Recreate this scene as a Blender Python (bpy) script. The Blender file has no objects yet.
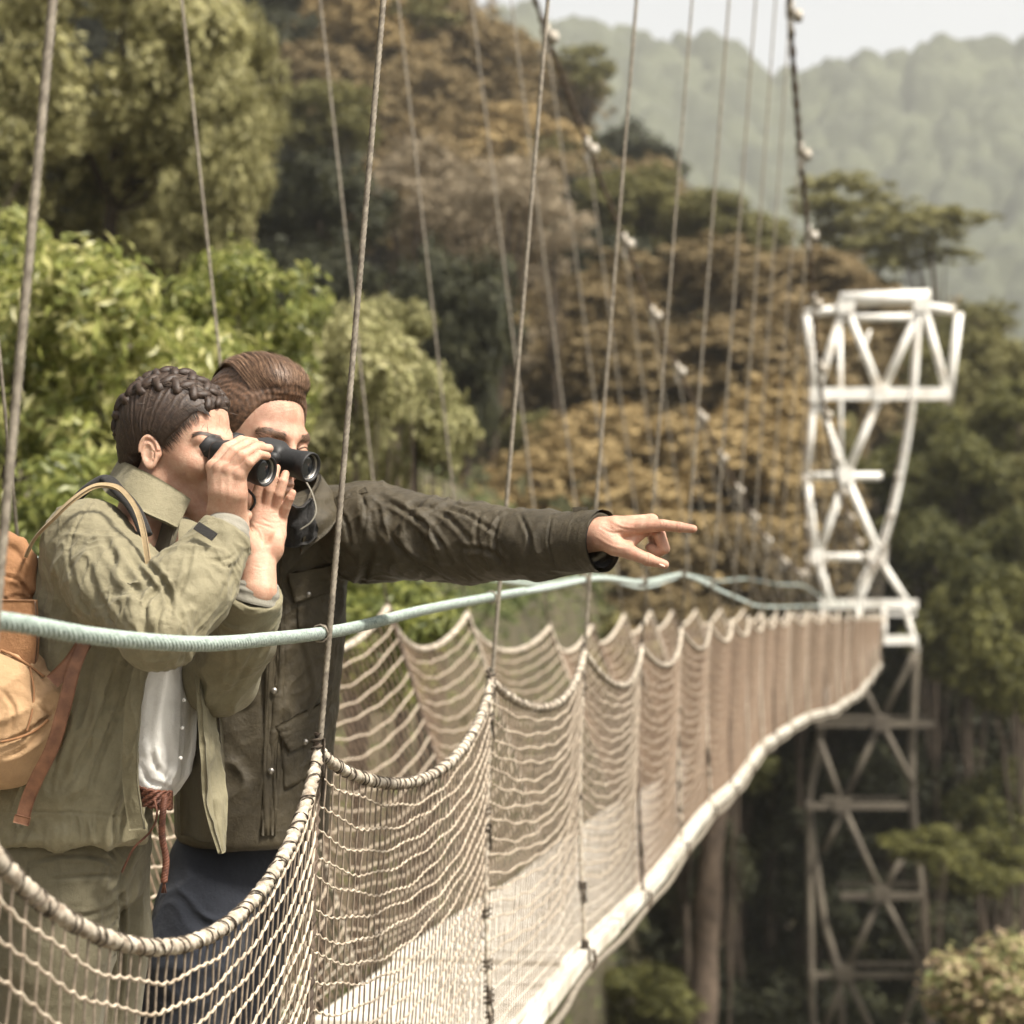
import bpy, math, random
import numpy as np
from mathutils import Matrix, Vector
random.seed(7); RNG = np.random.default_rng(11)
SC = bpy.context.scene
COL = SC.collection
F = 2000.0
# ---- camera frame: bridge runs along +Y, camera at the origin, turned left and slightly up
PB = math.atan(88.0/F); PA = math.atan(378.0/F*math.cos(PB))
R_ = np.array([math.cos(PA), math.sin(PA), 0.0])
F_ = np.array([-math.sin(PA)*math.cos(PB), math.cos(PA)*math.cos(PB), math.sin(PB)])
U_ = np.array([math.sin(PA)*math.sin(PB), -math.cos(PA)*math.sin(PB), math.cos(PB)])
CM = np.stack([R_, U_, F_], 1)            # camera coords (right, up, forward) -> world
def ray(px, py): return R_*(px-512)/F + U_*(512-py)/F + F_
def PY(px, py, Y): d = ray(px, py); return d*(Y/d[1])
def PX(px, py, X): d = ray(px, py); return d*(X/d[0])
def PD(px, py, dc): return ray(px, py)*dc
def CC(px, py, dc): return np.array([(px-512)/F*dc, (512-py)/F*dc, dc])   # camera coords
def to_world(v): return v @ CM.T
def to_px(w):
    c = np.asarray(w) @ CM
    return 512+F*c[..., 0]/c[..., 2], 512-F*c[..., 1]/c[..., 2]

# ---- objects
def empty(name, loc, label=None, cat=None, group=None, kind=None):
    o = bpy.data.objects.new(name, None); COL.objects.link(o); o.location = [float(a) for a in loc]
    o.empty_display_size = 0.1
    return tag(o, label, cat, group, kind)
def tag(o, label=None, cat=None, group=None, kind=None):
    if label: o['label'] = label
    if cat: o['category'] = cat
    if group: o['group'] = group
    if kind: o['kind'] = kind
    return o
def root_loc(p):
    l = np.zeros(3)
    while p is not None:
        l = l + np.array(p.location); p = p.parent
    return l
def mesh_np(name, v, faces, mats, smooth=True, mi=None):
    """faces: list of int arrays (M,3) or (M,4)"""
    me = bpy.data.meshes.new(name)
    v = np.ascontiguousarray(v, dtype=np.float32)
    if not isinstance(faces, (list, tuple)): faces = [faces]
    faces = [np.asarray(f, dtype=np.int32) for f in faces if len(f)]
    nl = sum(f.size for f in faces); nf = sum(len(f) for f in faces)
    me.vertices.add(len(v)); me.vertices.foreach_set('co', v.ravel())
    me.loops.add(nl); me.polygons.add(nf)
    me.loops.foreach_set('vertex_index', np.concatenate([f.ravel() for f in faces]))
    tot = np.concatenate([np.full(len(f), f.shape[1], np.int32) for f in faces])
    st = np.concatenate([[0], np.cumsum(tot)[:-1]]).astype(np.int32)
    me.polygons.foreach_set('loop_start', st); me.polygons.foreach_set('loop_total', tot)
    me.polygons.foreach_set('use_smooth', np.full(nf, smooth, bool))
    if mi is not None: me.polygons.foreach_set('material_index', np.asarray(mi, np.int32))
    if not isinstance(mats, (list, tuple)): mats = [mats]
    for m in mats: me.materials.append(m)
    me.update(calc_edges=True)
    return me
def add(name, v, faces, mat, parent=None, smooth=True, mi=None, **kw):
    v = np.asarray(v, float)
    if parent is not None: v = v - root_loc(parent)
    o = bpy.data.objects.new(name, mesh_np(name, v, faces, mat, smooth, mi)); COL.objects.link(o)
    if parent is not None: o.parent = parent
    return tag(o, **kw) if kw else o

class Geo:
    def __init__(s): s.v = []; s.q = []; s.t = []; s.n = 0; s.qm = []; s.tm = []
    def add(s, v, f, m=0):
        v = np.asarray(v, float); f = np.asarray(f, int)
        if len(f) == 0: return
        if f.shape[1] == 4: s.q.append(f+s.n); s.qm.append(np.full(len(f), m))
        else: s.t.append(f+s.n); s.tm.append(np.full(len(f), m))
        s.v.append(v); s.n += len(v)
    def addm(s, v, fs, m=0):
        v = np.asarray(v, float)
        for f in fs:
            f = np.asarray(f, int)
            if len(f) == 0: continue
            if f.shape[1] == 4: s.q.append(f+s.n); s.qm.append(np.full(len(f), m))
            else: s.t.append(f+s.n); s.tm.append(np.full(len(f), m))
        s.v.append(v); s.n += len(v)
    def build(s, name, mat, parent=None, smooth=True, **kw):
        fs = []; mi = []
        if s.q: fs.append(np.concatenate(s.q)); mi.append(np.concatenate(s.qm))
        if s.t: fs.append(np.concatenate(s.t)); mi.append(np.concatenate(s.tm))
        return add(name, np.concatenate(s.v), fs, mat, parent, smooth, np.concatenate(mi), **kw)

def frames(P):
    P = np.asarray(P, float); T = np.gradient(P, axis=0); T /= np.linalg.norm(T, axis=1, keepdims=True)+1e-12
    a = np.array([0, 0, 1.0]) if abs(T[0][2]) < .9 else np.array([1.0, 0, 0])
    N = np.zeros_like(P); n = a - T[0]*a.dot(T[0]); n /= np.linalg.norm(n); N[0] = n
    for i in range(1, len(P)):
        n = N[i-1]-T[i]*N[i-1].dot(T[i]); n /= np.linalg.norm(n)+1e-12; N[i] = n
    return T, N, np.cross(T, N)
def tube(P, r, sides=8, lobes=0, amp=0.0, pitch=0.1, cap=True, ell=None):
    P = np.asarray(P, float); T, N, B = frames(P)
    r = np.broadcast_to(np.asarray(r, float), (len(P),))
    th = np.linspace(0, 2*math.pi, sides, endpoint=False)
    s = np.concatenate([[0], np.cumsum(np.linalg.norm(np.diff(P, axis=0), axis=1))])
    TH = th[None, :] + (2*math.pi*s/pitch)[:, None]*(1 if lobes else 0)
    rr = r[:, None]*(1+(amp*(np.abs(np.cos(th*lobes/2))-.6))[None, :] if lobes else np.ones((1, sides)))
    e = (1, 1) if ell is None else ell
    V = P[:, None, :]+(rr*np.cos(TH)*e[0])[..., None]*N[:, None, :]+(rr*np.sin(TH)*e[1])[..., None]*B[:, None, :]
    n = len(P); i = np.arange(n-1)[:, None]*sides; j = np.arange(sides)[None, :]; k = (j+1) % sides
    Q = np.stack([i+j, i+k, i+sides+k, i+sides+j], -1).reshape(-1, 4)
    V = V.reshape(-1, 3)
    if cap:
        c0 = len(V); V = np.concatenate([V, P[:1], P[-1:]])
        jj = np.arange(sides); kk = (jj+1) % sides
        t1 = np.stack([kk, jj, np.full(sides, c0)], -1); b = (n-1)*sides
        t2 = np.stack([b+jj, b+kk, np.full(sides, c0+1)], -1)
        return V, [Q, np.concatenate([t1, t2])]
    return V, [Q]
def box_bar(a, b, w, h, up=(0, 0, 1)):
    a = np.asarray(a, float); b = np.asarray(b, float); d = (b-a); L = np.linalg.norm(d); d /= L
    up = np.asarray(up, float); s = np.cross(d, up)
    if np.linalg.norm(s) < .05: s = np.cross(d, (1, 0, 0))
    s /= np.linalg.norm(s); u = np.cross(s, d)
    V = []
    for e in (a, b):
        for x, y in ((-1, -1), (1, -1), (1, 1), (-1, 1)): V.append(e+s*x*w/2+u*y*h/2)
    Q = [[0, 1, 2, 3], [7, 6, 5, 4], [0, 4, 5, 1], [1, 5, 6, 2], [2, 6, 7, 3], [3, 7, 4, 0]]
    return np.array(V), np.array(Q)
def smooth_path(pts, n):
    """Catmull-Rom through pts, n samples overall"""
    P = np.asarray(pts, float); m = len(P)
    s = np.concatenate([[0], np.cumsum(np.linalg.norm(np.diff(P, axis=0), axis=1)**.5)])
    tt = np.linspace(0, s[-1], n); out = np.zeros((n, P.shape[1]))
    M = np.gradient(P, s, axis=0) if m > 2 else np.repeat((P[1:]-P[:1])/(s[1]-s[0]), 2, 0)
    k = np.clip(np.searchsorted(s, tt, side='right')-1, 0, m-2)
    h = (s[k+1]-s[k]); u = (tt-s[k])/h; u = u[:, None]; h = h[:, None]
    return (2*u**3-3*u**2+1)*P[k]+(u**3-2*u**2+u)*h*M[k]+(-2*u**3+3*u**2)*P[k+1]+(u**3-u**2)*h*M[k+1]

# ---- smooth value noise in numpy
_tab = RNG.random((64, 64, 64)).astype(np.float32)
def vnoise(p):
    p = np.asarray(p, np.float32); i = np.floor(p).astype(int); f = p-i; f = f*f*(3-2*f); r = 0
    for dx in (0, 1):
        for dy in (0, 1):
            for dz in (0, 1):
                w = (f[..., 0] if dx else 1-f[..., 0])*(f[..., 1] if dy else 1-f[..., 1])*(f[..., 2] if dz else 1-f[..., 2])
                r = r+w*_tab[(i[..., 0]+dx) % 64, (i[..., 1]+dy) % 64, (i[..., 2]+dz) % 64]
    return r*2-1
def fbm(p, o=4):
    r = 0; a = 1; p = np.asarray(p, np.float32)
    for k in range(o): r = r+a*vnoise(p+k*7.3); p = p*2.03; a *= .5
    return r

# ---- materials
def newmat(name):
    m = bpy.data.materials.new(name); m.use_nodes = True
    nt = m.node_tree; b = nt.nodes['Principled BSDF']; return m, nt, b
def N(nt, t, **kw):
    n = nt.nodes.new(t)
    for k, v in kw.items():
        if k in n.inputs.keys(): n.inputs[k].default_value = v
        else: setattr(n, k, v)
    return n
def mat(name, col, rough=.8, col2=None, scale=30, bump=0, bscale=None, detail=6, spec=.3, metal=0, contrast=(.35, .65), coord='Object', sheen=0):
    m, nt, b = newmat(name)
    b.inputs['Base Color'].default_value = (*col, 1); b.inputs['Roughness'].default_value = rough
    b.inputs['Specular IOR Level'].default_value = spec; b.inputs['Metallic'].default_value = metal
    if sheen: b.inputs['Sheen Weight'].default_value = sheen
    tc = N(nt, 'ShaderNodeTexCoord')
    if col2:
        n = N(nt, 'ShaderNodeTexNoise', Scale=scale, Detail=detail, Roughness=.6)
        nt.links.new(tc.outputs[coord], n.inputs['Vector'])
        r = N(nt, 'ShaderNodeValToRGB'); r.color_ramp.elements[0].position = contrast[0]; r.color_ramp.elements[1].position = contrast[1]
        r.color_ramp.elements[0].color = (*col2, 1); r.color_ramp.elements[1].color = (*col, 1)
        nt.links.new(n.outputs['Fac'], r.inputs['Fac']); nt.links.new(r.outputs['Color'], b.inputs['Base Color'])
    if bump:
        n2 = N(nt, 'ShaderNodeTexNoise', Scale=bscale or scale*3, Detail=6, Roughness=.65)
        nt.links.new(tc.outputs[coord], n2.inputs['Vector'])
        bp = N(nt, 'ShaderNodeBump', Strength=1.0, Distance=bump)
        nt.links.new(n2.outputs['Fac'], bp.inputs['Height']); nt.links.new(bp.outputs['Normal'], b.inputs['Normal'])
    return m
def leafmat(name, cols, trans=.35, rough=.55, spec=.25):
    m, nt, b = newmat(name)
    g = N(nt, 'ShaderNodeNewGeometry'); oi = N(nt, 'ShaderNodeObjectInfo')
    ma = N(nt, 'ShaderNodeMath', operation='MULTIPLY_ADD'); ma.inputs[1].default_value = .72
    mb = N(nt, 'ShaderNodeMath', operation='MULTIPLY'); mb.inputs[1].default_value = .28
    nt.links.new(oi.outputs['Random'], mb.inputs[0]); nt.links.new(g.outputs['Random Per Island'], ma.inputs[0]); nt.links.new(mb.outputs[0], ma.inputs[2])
    r = N(nt, 'ShaderNodeValToRGB'); e = r.color_ramp.elements
    e[0].position = 0; e[0].color = (*cols[0], 1); e[1].position = 1; e[1].color = (*cols[-1], 1)
    for i, c in enumerate(cols[1:-1]):
        x = e.new((i+1)/(len(cols)-1)); x.color = (*c, 1)
    nt.links.new(ma.outputs[0], r.inputs['Fac']); nt.links.new(r.outputs['Color'], b.inputs['Base Color'])
    b.inputs['Roughness'].default_value = rough; b.inputs['Specular IOR Level'].default_value = spec
    tr = N(nt, 'ShaderNodeBsdfTranslucent'); nt.links.new(r.outputs['Color'], tr.inputs['Color'])
    mx = N(nt, 'ShaderNodeMixShader'); mx.inputs[0].default_value = trans
    nt.links.new(b.outputs[0], mx.inputs[1]); nt.links.new(tr.outputs[0], mx.inputs[2])
    nt.links.new(mx.outputs[0], nt.nodes['Material Output'].inputs['Surface'])
    return m

# ---- signed distance modelling (numpy) + surface nets
def s_ell(p, c, r):
    q = (p-np.asarray(c, np.float32))/np.asarray(r, np.float32); k = np.sqrt((q*q).sum(-1))+1e-9
    return (k-1)*min(r) if False else k*(k-1)/(np.sqrt(((q/np.asarray(r, np.float32))**2).sum(-1))+1e-9)
def s_cap(p, a, b, ra, rb):
    a = np.asarray(a, np.float32); b = np.asarray(b, np.float32); ba = b-a; pa = p-a
    h = np.clip((pa@ba)/(ba@ba+1e-12), 0, 1)
    return np.sqrt(((pa-h[..., None]*ba)**2).sum(-1))-(ra+(rb-ra)*h)
def s_chain(p, pts, rs, k=None):
    d = None
    for i in range(len(pts)-1):
        e = s_cap(p, pts[i], pts[i+1], rs[i], rs[i+1]); d = e if d is None else (np.minimum(d, e) if k is None else smin(d, e, k))
    return d
def smin(a, b, k):
    h = np.clip(.5+.5*(b-a)/k, 0, 1); return b+(a-b)*h-k*h*(1-h)
def smax(a, b, k): return -smin(-a, -b, k)
def s_xf(p, o, X, Y, Z):
    q = p-np.asarray(o, np.float32); return q@np.stack([X, Y, Z], 1).astype(np.float32)
import time
T0 = time.time()
def surf(fn, lo, hi, h):
    t0 = time.time(); r = surf_(fn, lo, hi, h); print('surf %.1fs  verts %d  at %.0fs' % (time.time()-t0, len(r[0]), time.time()-T0)); return r
def surf_(fn, lo, hi, h):
    lo = np.asarray(lo, float); hi = np.asarray(hi, float); n = np.ceil((hi-lo)/h).astype(int)+1
    ax = [lo[i]+h*np.arange(n[i]) for i in range(3)]
    C_ = 5; nc = (n+C_-1)//C_; n = nc*C_+1
    ax = [lo[i]+h*np.arange(n[i]) for i in range(3)]
    cc = [lo[i]+h*(np.arange(nc[i])*C_+C_/2) for i in range(3)]
    g = np.stack(np.meshgrid(*cc, indexing='ij'), -1).astype(np.float32)
    fc = np.concatenate([fn(g[i:i+24]) for i in range(0, nc[0], 24)])
    f = np.repeat(np.repeat(np.repeat(np.where(fc < 0, -1, 1).astype(np.float32), C_, 0), C_, 1), C_, 2)
    f = np.pad(f, ((0, 1), (0, 1), (0, 1)), mode='edge')
    act = np.argwhere(np.abs(fc) < h*C_*1.5+.002)
    o3 = np.stack(np.meshgrid(*[np.arange(C_+1)]*3, indexing='ij'), -1).reshape(-1, 3)
    for i in range(0, len(act), 1500):
        ijk = (act[i:i+1500, None]*C_+o3[None]).reshape(-1, 3)
        pts = (lo+h*ijk).astype(np.float32); f[ijk[:, 0], ijk[:, 1], ijk[:, 2]] = fn(pts)
    s = f < 0
    c = s[:-1, :-1, :-1].astype(np.int8)
    for dx in (0, 1):
        for dy in (0, 1):
            for dz in (0, 1):
                if dx+dy+dz: c = c+s[dx:n[0]-1+dx, dy:n[1]-1+dy, dz:n[2]-1+dz]
    act = (c > 0) & (c < 8); I = np.argwhere(act); idx = -np.ones(act.shape, np.int64); idx[act] = np.arange(len(I))
    acc = np.zeros((len(I), 3)); cnt = np.zeros(len(I))
    cor = [(0, 0, 0), (1, 0, 0), (0, 1, 0), (1, 1, 0), (0, 0, 1), (1, 0, 1), (0, 1, 1), (1, 1, 1)]
    ed = [(0, 1), (2, 3), (4, 5), (6, 7), (0, 2), (1, 3), (4, 6), (5, 7), (0, 4), (1, 5), (2, 6), (3, 7)]
    val = [f[I[:, 0]+a, I[:, 1]+b, I[:, 2]+g_] for a, b, g_ in cor]
    for a, b in ed:
        va, vb = val[a], val[b]; m = (va < 0) != (vb < 0); t = np.where(m, va/np.where(m, va-vb, 1), 0)
        pa = np.array(cor[a]); pb = np.array(cor[b])
        acc += np.where(m[:, None], pa+(pb-pa)*t[:, None], 0); cnt += m
    V = lo+h*(I+acc/cnt[:, None])
    Q = []
    for axis in range(3):
        o = [i for i in range(3) if i != axis]
        sl0 = [slice(None)]*3; sl1 = [slice(None)]*3
        sl0[axis] = slice(0, -1); sl1[axis] = slice(1, None)
        for k in o: sl0[k] = slice(1, -1); sl1[k] = slice(1, -1)
        a = s[tuple(sl0)]; b = s[tuple(sl1)]; E = np.argwhere(a != b)
        if len(E) == 0: continue
        flip = b[tuple(E.T)]
        def cell(d0, d1):
            J = E.copy(); J[:, o[0]] += d0; J[:, o[1]] += d1; return idx[tuple(J.T)]
        q = np.stack([cell(0, 0), cell(1, 0), cell(1, 1), cell(0, 1)], 1)
        if axis == 1: flip = ~flip
        q[flip] = q[flip][:, ::-1]; Q.append(q)
    Q = np.concatenate(Q)
    return V, Q
def vnormals(V, Q):
    a = V[Q[:, 0]]; b = V[Q[:, 1]]; c = V[Q[:, 2]]; d = V[Q[:, 3]]
    n = np.cross(c-a, d-b); out = np.zeros_like(V)
    for i in range(4): np.add.at(out, Q[:, i], n)
    return out/(np.linalg.norm(out, axis=1, keepdims=True)+1e-12)
def relax(V, Q, it=2, w=.5):
    V = V.copy()
    for _ in range(it):
        acc = np.zeros_like(V); cnt = np.zeros(len(V))
        for i in range(4):
            for j in ((i+1) % 4,):
                np.add.at(acc, Q[:, i], V[Q[:, j]]); np.add.at(acc, Q[:, j], V[Q[:, i]])
                np.add.at(cnt, Q[:, i], 1); np.add.at(cnt, Q[:, j], 1)
        V = V*(1-w)+w*acc/cnt[:, None]
    return V
# ---------------- suspension bridge
M_cream = mat('rope_cream', (.58, .52, .42), .9, (.24, .19, .14), 55, .0015, 400)
M_cord = mat('cord_tan', (.54, .465, .36), .9, (.30, .235, .17), 60, .0008, 500)
M_cordv = mat('cord_brown', (.25, .175, .12), .9, (.12, .085, .06), 60)
M_cordn = mat('cord_grey_brown', (.24, .19, .14), .9, (.10, .08, .06), 60)
M_twine = mat('black_twine', (.035, .028, .022), .9, (.09, .07, .05), 80)
M_mint = mat('mint_rope', (.42, .50, .44), .95, (.17, .22, .19), 160, .001, 700, sheen=.3)
M_steel = mat('steel_wire', (.27, .235, .18), .6, (.12, .10, .075), 70, .0006, 500, spec=.5, metal=.2)
M_dark = mat('dark_cable', (.06, .045, .035), .7, (.15, .11, .08), 12)
M_clamp = mat('pale_clamp', (.46, .43, .37), .6, (.25, .21, .16), 25)
M_plank = mat('pale_planks', (.74, .69, .60), .85, (.50, .45, .37), 9, .002, 60)
M_beam = mat('white_beam', (.66, .63, .55), .6, (.36, .32, .25), 6, .001, 60)
M_net2 = mat('net_mesh', (.72, .66, .55), .9, (.5, .42, .32), 60)

def ip(Y, t): return np.interp(Y, [a for a, b in t], [b for a, b in t])
def Xn(Y): return ip(Y, [(-20, -.95), (16, -.95), (17.5, -.93), (19.5, -.80), (22, -.60), (25, -.44), (30, -.30), (40, -.16)])
def Xf(Y): return Xn(Y)-ip(Y, [(-20, .93), (9, .93), (11, .86), (16, .85), (40, .85)])
YK = {-3: -1.0, -2: .5, -1: 2.0}
for k in range(0, 25): YK[k] = 3.27+1.49*k
YF = dict(YK); YF[0] = 2.6; YF[1] = 4.15; YF[2] = 5.7; YF[3] = 7.40; YF[4] = 8.86
pn = [(-20, -.20), (.5, -.20)]
for px, py in ((-13, 838), (320, 750), (490, 680), (585, 650), (646, 645), (684, 627), (709, 623)):
    q = PX(px, py, -.95); pn.append((q[1], q[2]))
pn += [(16, -.11), (24, -.14), (40, -.30)]
pf = [(-20, -.10), (5, .0)]
for px, py in ((385, 607), (463, 612), (538, 627), (577, 629), (610, 617), (640, 613)):
    q = PX(px, py, -1.85); pf.append((q[1], q[2]))
pf += [(20, -.10), (30, -.18), (40, -.28)]
ZP = {'near': lambda Y: ip(Y, pn), 'far': lambda Y: ip(Y, pf)}
def ZD(Y):
    Y = np.asarray(Y, float)
    return ip(Y, [(-20, -1.22), (3.5, -1.22), (5.2, -1.10), (8, -1.10), (14, -1.10), (18, -1.10), (25, -1.17), (33, -1.15), (40, -1.22)])+.018*np.sin(Y*1.35)*(Y > 6)
bridge = empty('suspension_bridge', (-1.4, 3.0, -1.2), 'long rope suspension footbridge with cream netting sides leading to the white tower', 'bridge')

def net_panel(side, k):
    YT_ = YK if side == 'near' else YF
    Y0, Y1 = YT_[k], YT_[k+1]; near = Y1 < 8.5 and side == 'near'; mid = Y1 < 14
    XT = Xn if side == 'near' else Xf
    z0, z1 = float(ZP[side](Y0)), float(ZP[side](Y1))
    sag = ip(Y0, [(3, .135), (4.8, .115), (6, .135), (8, .115), (20, .10), (40, .09)])*(1 if side == 'near' else 1.3)
    if k <= -1: sag = .205
    nv = 42 if near else 30 if Y1 < 22 else 22
    sub = 3 if near else (2 if mid else 1)
    nt_ = nv*sub+1; t = np.linspace(0, 1, nt_)
    sg = 4*t*(1-t); sg = sg**.85
    Yt = Y0+(Y1-Y0)*t
    rim = z0+(z1-z0)*t-sag*sg
    bx = (-.03 if side == 'near' else .36)
    def pos(f, zz):   # f: 0 top .. 1 deck
        X = XT(Yt)+bx*f+(.05 if side == 'near' else -.05)*sg*(1-f)*.6
        return np.stack([X, Yt, zz], 1)
    nrow = 17 if near else 15; kick = ZD(Yt)+(.24 if side == 'near' else .15); zpk = z0+(z1-z0)*t
    H = (zpk-kick)
    g = Geo(); rows = [rim]
    for j in range(1, nrow+1):
        u = j/nrow; rows.append(zpk-H*u-sag*sg*(1-.40*u))
    knot = np.cos(np.arange(nt_)*2*math.pi/sub) if sub > 1 else np.zeros(nt_)
    seed = RNG.random(100)*6
    for j in range(1, nrow+1):
        u = j/nrow; zz = rows[j]+knot*(.0022 if near else .0015)*(1+.6*vnoise(np.stack([t*40, t*0+j*3.3, t*0], 1)))+.006*np.sin(t*9+seed[j])+.003*np.sin(t*37+seed[j+20])
        P = pos(u*.85, zz)
        V, Fs = tube(P, (.0024 if k < 0 else .0020 if side == 'near' else .0034) if mid else .0034, 6 if near else (5 if mid else 4), cap=False)
        g.addm(V, Fs, 0)
    # fine rows in the kick zone
    base = ZD(Yt)+.0
    if Y1 < 25:
        for j in range(1, 4):
            u = j/4; P = pos(.85+.15*u, rows[-1]*(1-u)+base*u)
            V, Fs = tube(P[::max(1, sub//2)], .0016, 4, cap=False); g.addm(V, Fs, 2)
    # vertical cords
    for i in range(0, nt_, sub):
        zs = [r[i] for r in rows]+[base[i]]; fs = [j/nrow*.85 for j in range(nrow+1)]+[1.0]
        if not near:
            zs = zs[::3]+[zs[-1]]; fs = fs[::3]+[fs[-1]]
        P = np.array([[XT(Yt[i])+bx*f+(.05 if side == 'near' else -.05)*sg[i]*(1-f)*.6, Yt[i], z] for z, f in zip(zs, fs)])
        if near: P[1:-1, 1] += RNG.normal(0, .003, len(P)-2)
        V, Fs = tube(P, .0018 if near else (.0024 if Y1 < 12 else .0034), 4, cap=False); g.addm(V, Fs, 1)
    o = g.build('net_panel', [M_cord, M_cordn if near else M_cordv, M_net2], bridge)
    # rim rope with lashings
    P = pos(0, rim); rr = .0100 if side == 'near' else .0135
    if near:
        Pd = smooth_path(P, 160); V, Fs = tube(Pd, rr*(1+.09*np.sin(np.arange(160)*1.9)+.05*RNG.normal(size=160)), 14, lobes=3, amp=.28, pitch=.06)
    else: V, Fs = tube(P[::2] if nt_ > 40 else P, rr, 8)
    ro = add('rim_rope', V, Fs, M_cream, o)
    if Y1 < 12:
        g = Geo(); T_, N_, B_ = frames(P)
        S = np.concatenate([[0], np.cumsum(np.linalg.norm(np.diff(P, axis=0), axis=1))])
        nn_ = 900 if near else 260; ss_ = np.linspace(.01, S[-1]-.01, nn_); rgl = RNG.normal(size=60)
        ph = ss_*2*math.pi/(.034 if near else .06)+1.6*np.interp(ss_, np.linspace(0, S[-1], 60), rgl)
        adv = .012*np.sin(ph*.5+np.interp(ss_, np.linspace(0, S[-1], 60), rgl))
        sp = np.clip(ss_+adv, 0, S[-1]); c = np.stack([np.interp(sp, S, P[:, a]) for a in range(3)], 1)
        Nn_ = np.stack([np.interp(sp, S, N_[:, a]) for a in range(3)], 1); Bn_ = np.stack([np.interp(sp, S, B_[:, a]) for a in range(3)], 1)
        c = c+(Nn_*np.cos(ph)[:, None]+Bn_*np.sin(ph)[:, None])*(rr*1.1)
        V, Fs = tube(c, .0012, 5, cap=False); g.addm(V, Fs)
        g.build('lashing', M_twine, ro)
for k in range(-2, 24):
    net_panel('near', k); net_panel('far', k)

# upright ropes from the net peaks to the beam, with lashings
for side, XT in (('near', Xn), ('far', Xf)):
    for k in range(-1, 25 if side == 'near' else 12):
        Y = (YK if side == 'near' else YF)[k]; zt = float(ZP[side](Y)); zb = float(ZD(Y)); dx = -.03 if side == 'near' else .36
        P = smooth_path([(XT(Y), Y, zt+.03), (XT(Y)+dx*.5, Y+.008, (zt+zb)/2), (XT(Y)+dx+(.035 if side == 'near' else 0), Y-.01, zb-.03)], 50)
        V, Fs = tube(P, .0085 if Y < 14 else .014, 8, lobes=3, amp=.2, pitch=.05)
        o = add('upright_rope', V, Fs, M_cream if k % 3 else M_dark, bridge)
        if side == 'near' and Y < 12:
            for z in list(RNG.uniform(zb-.02, zb+.3, 5))+list(RNG.uniform(zb, zt, 4))+[zt, zt-.03]:
                g = Geo(); i = int(np.argmin(abs(P[:, 2]-z))); c = P[i]; n = 14; th = np.linspace(0, 12, n)+RNG.random()*6
                q = np.stack([c[0]+.011*np.cos(th), c[1]+.011*np.sin(th), c[2]+np.linspace(-.012, .012, n)], 1)
                if RNG.random() < .5: q = np.concatenate([q, [c+[.015, -.02, -.05]]])
                V, Fs = tube(q, .0028, 5); g.addm(V, Fs); g.build('knot', M_twine, o)

# deck planks and edge beams
g = Geo(); Y = -2.0; i = 0
while Y < 40:
    w_ = .145 if Y < 22 else .29; a, b = Y, Y+w_-.008
    z = float(ZD((a+b)/2))+RNG.normal(0, .002); xa, xb = float(Xn(Y))-.03, float(Xf(Y))+.38
    dz = -.028; tl = RNG.normal(0, .0015)
    V = np.array([[xa, a, z], [xb, a, z+tl], [xb, b, z+tl], [xa, b, z], [xa, a, z+dz], [xb, a, z+dz], [xb, b, z+dz], [xa, b, z+dz]])
    g.add(V, [[0, 3, 2, 1], [4, 5, 6, 7], [0, 1, 5, 4], [1, 2, 6, 5], [2, 3, 7, 6], [3, 0, 4, 7]]); Y += w_
g.build('deck', M_plank, bridge, smooth=False)
for XT, dx in ((Xn, 0.0), (Xf, .42)):
    g = Geo()
    ks = [k for k in range(-2, 24)]
    for k in ks:
        for a, b in ((YK[k], (YK[k]+YK[k+1])/2), ((YK[k]+YK[k+1])/2, YK[k+1])):
            a2, b2 = a+.012, b-.012
            p = np.array([XT(a2)+dx, a2, float(ZD(a2))-.03]); q = np.array([XT(b2)+dx, b2, float(ZD(b2))-.03+RNG.normal(0, .004)])
            V, Q = box_bar(p, q, .032, .042); g.add(V, Q)
    o = g.build('edge_beam', M_beam, bridge, smooth=False)
    for k in ks:
        g = Geo()
        y = YK[k]; c = np.array([XT(y)+dx, y, float(ZD(y))-.03])
        V, Q = box_bar(c-[0, .010, 0], c+[0, .010, 0], .040, .050); g.add(V, Q)
        V, Fs = tube([c+[.03, 0, .02], c+[.034, .02, -.02], c+[.02, .02, -.045], c+[-.02, 0, -.045]], .006, 6); g.addm(V, Fs)
        g.build('beam_clamp', M_dark, o, smooth=False)
P = np.array([[float(Xn(y))+.012, y, float(ZD(y))-.085+.008*math.sin(y*4.2)] for y in np.linspace(-1.5, 40, 200)])
V, Fs = tube(P, .012, 8); add('lower_cable', V, Fs, M_steel, bridge)
P[:, 0] -= .62; V, Fs = tube(P, .012, 8); add('lower_cable', V, Fs, M_steel, bridge)

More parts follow.
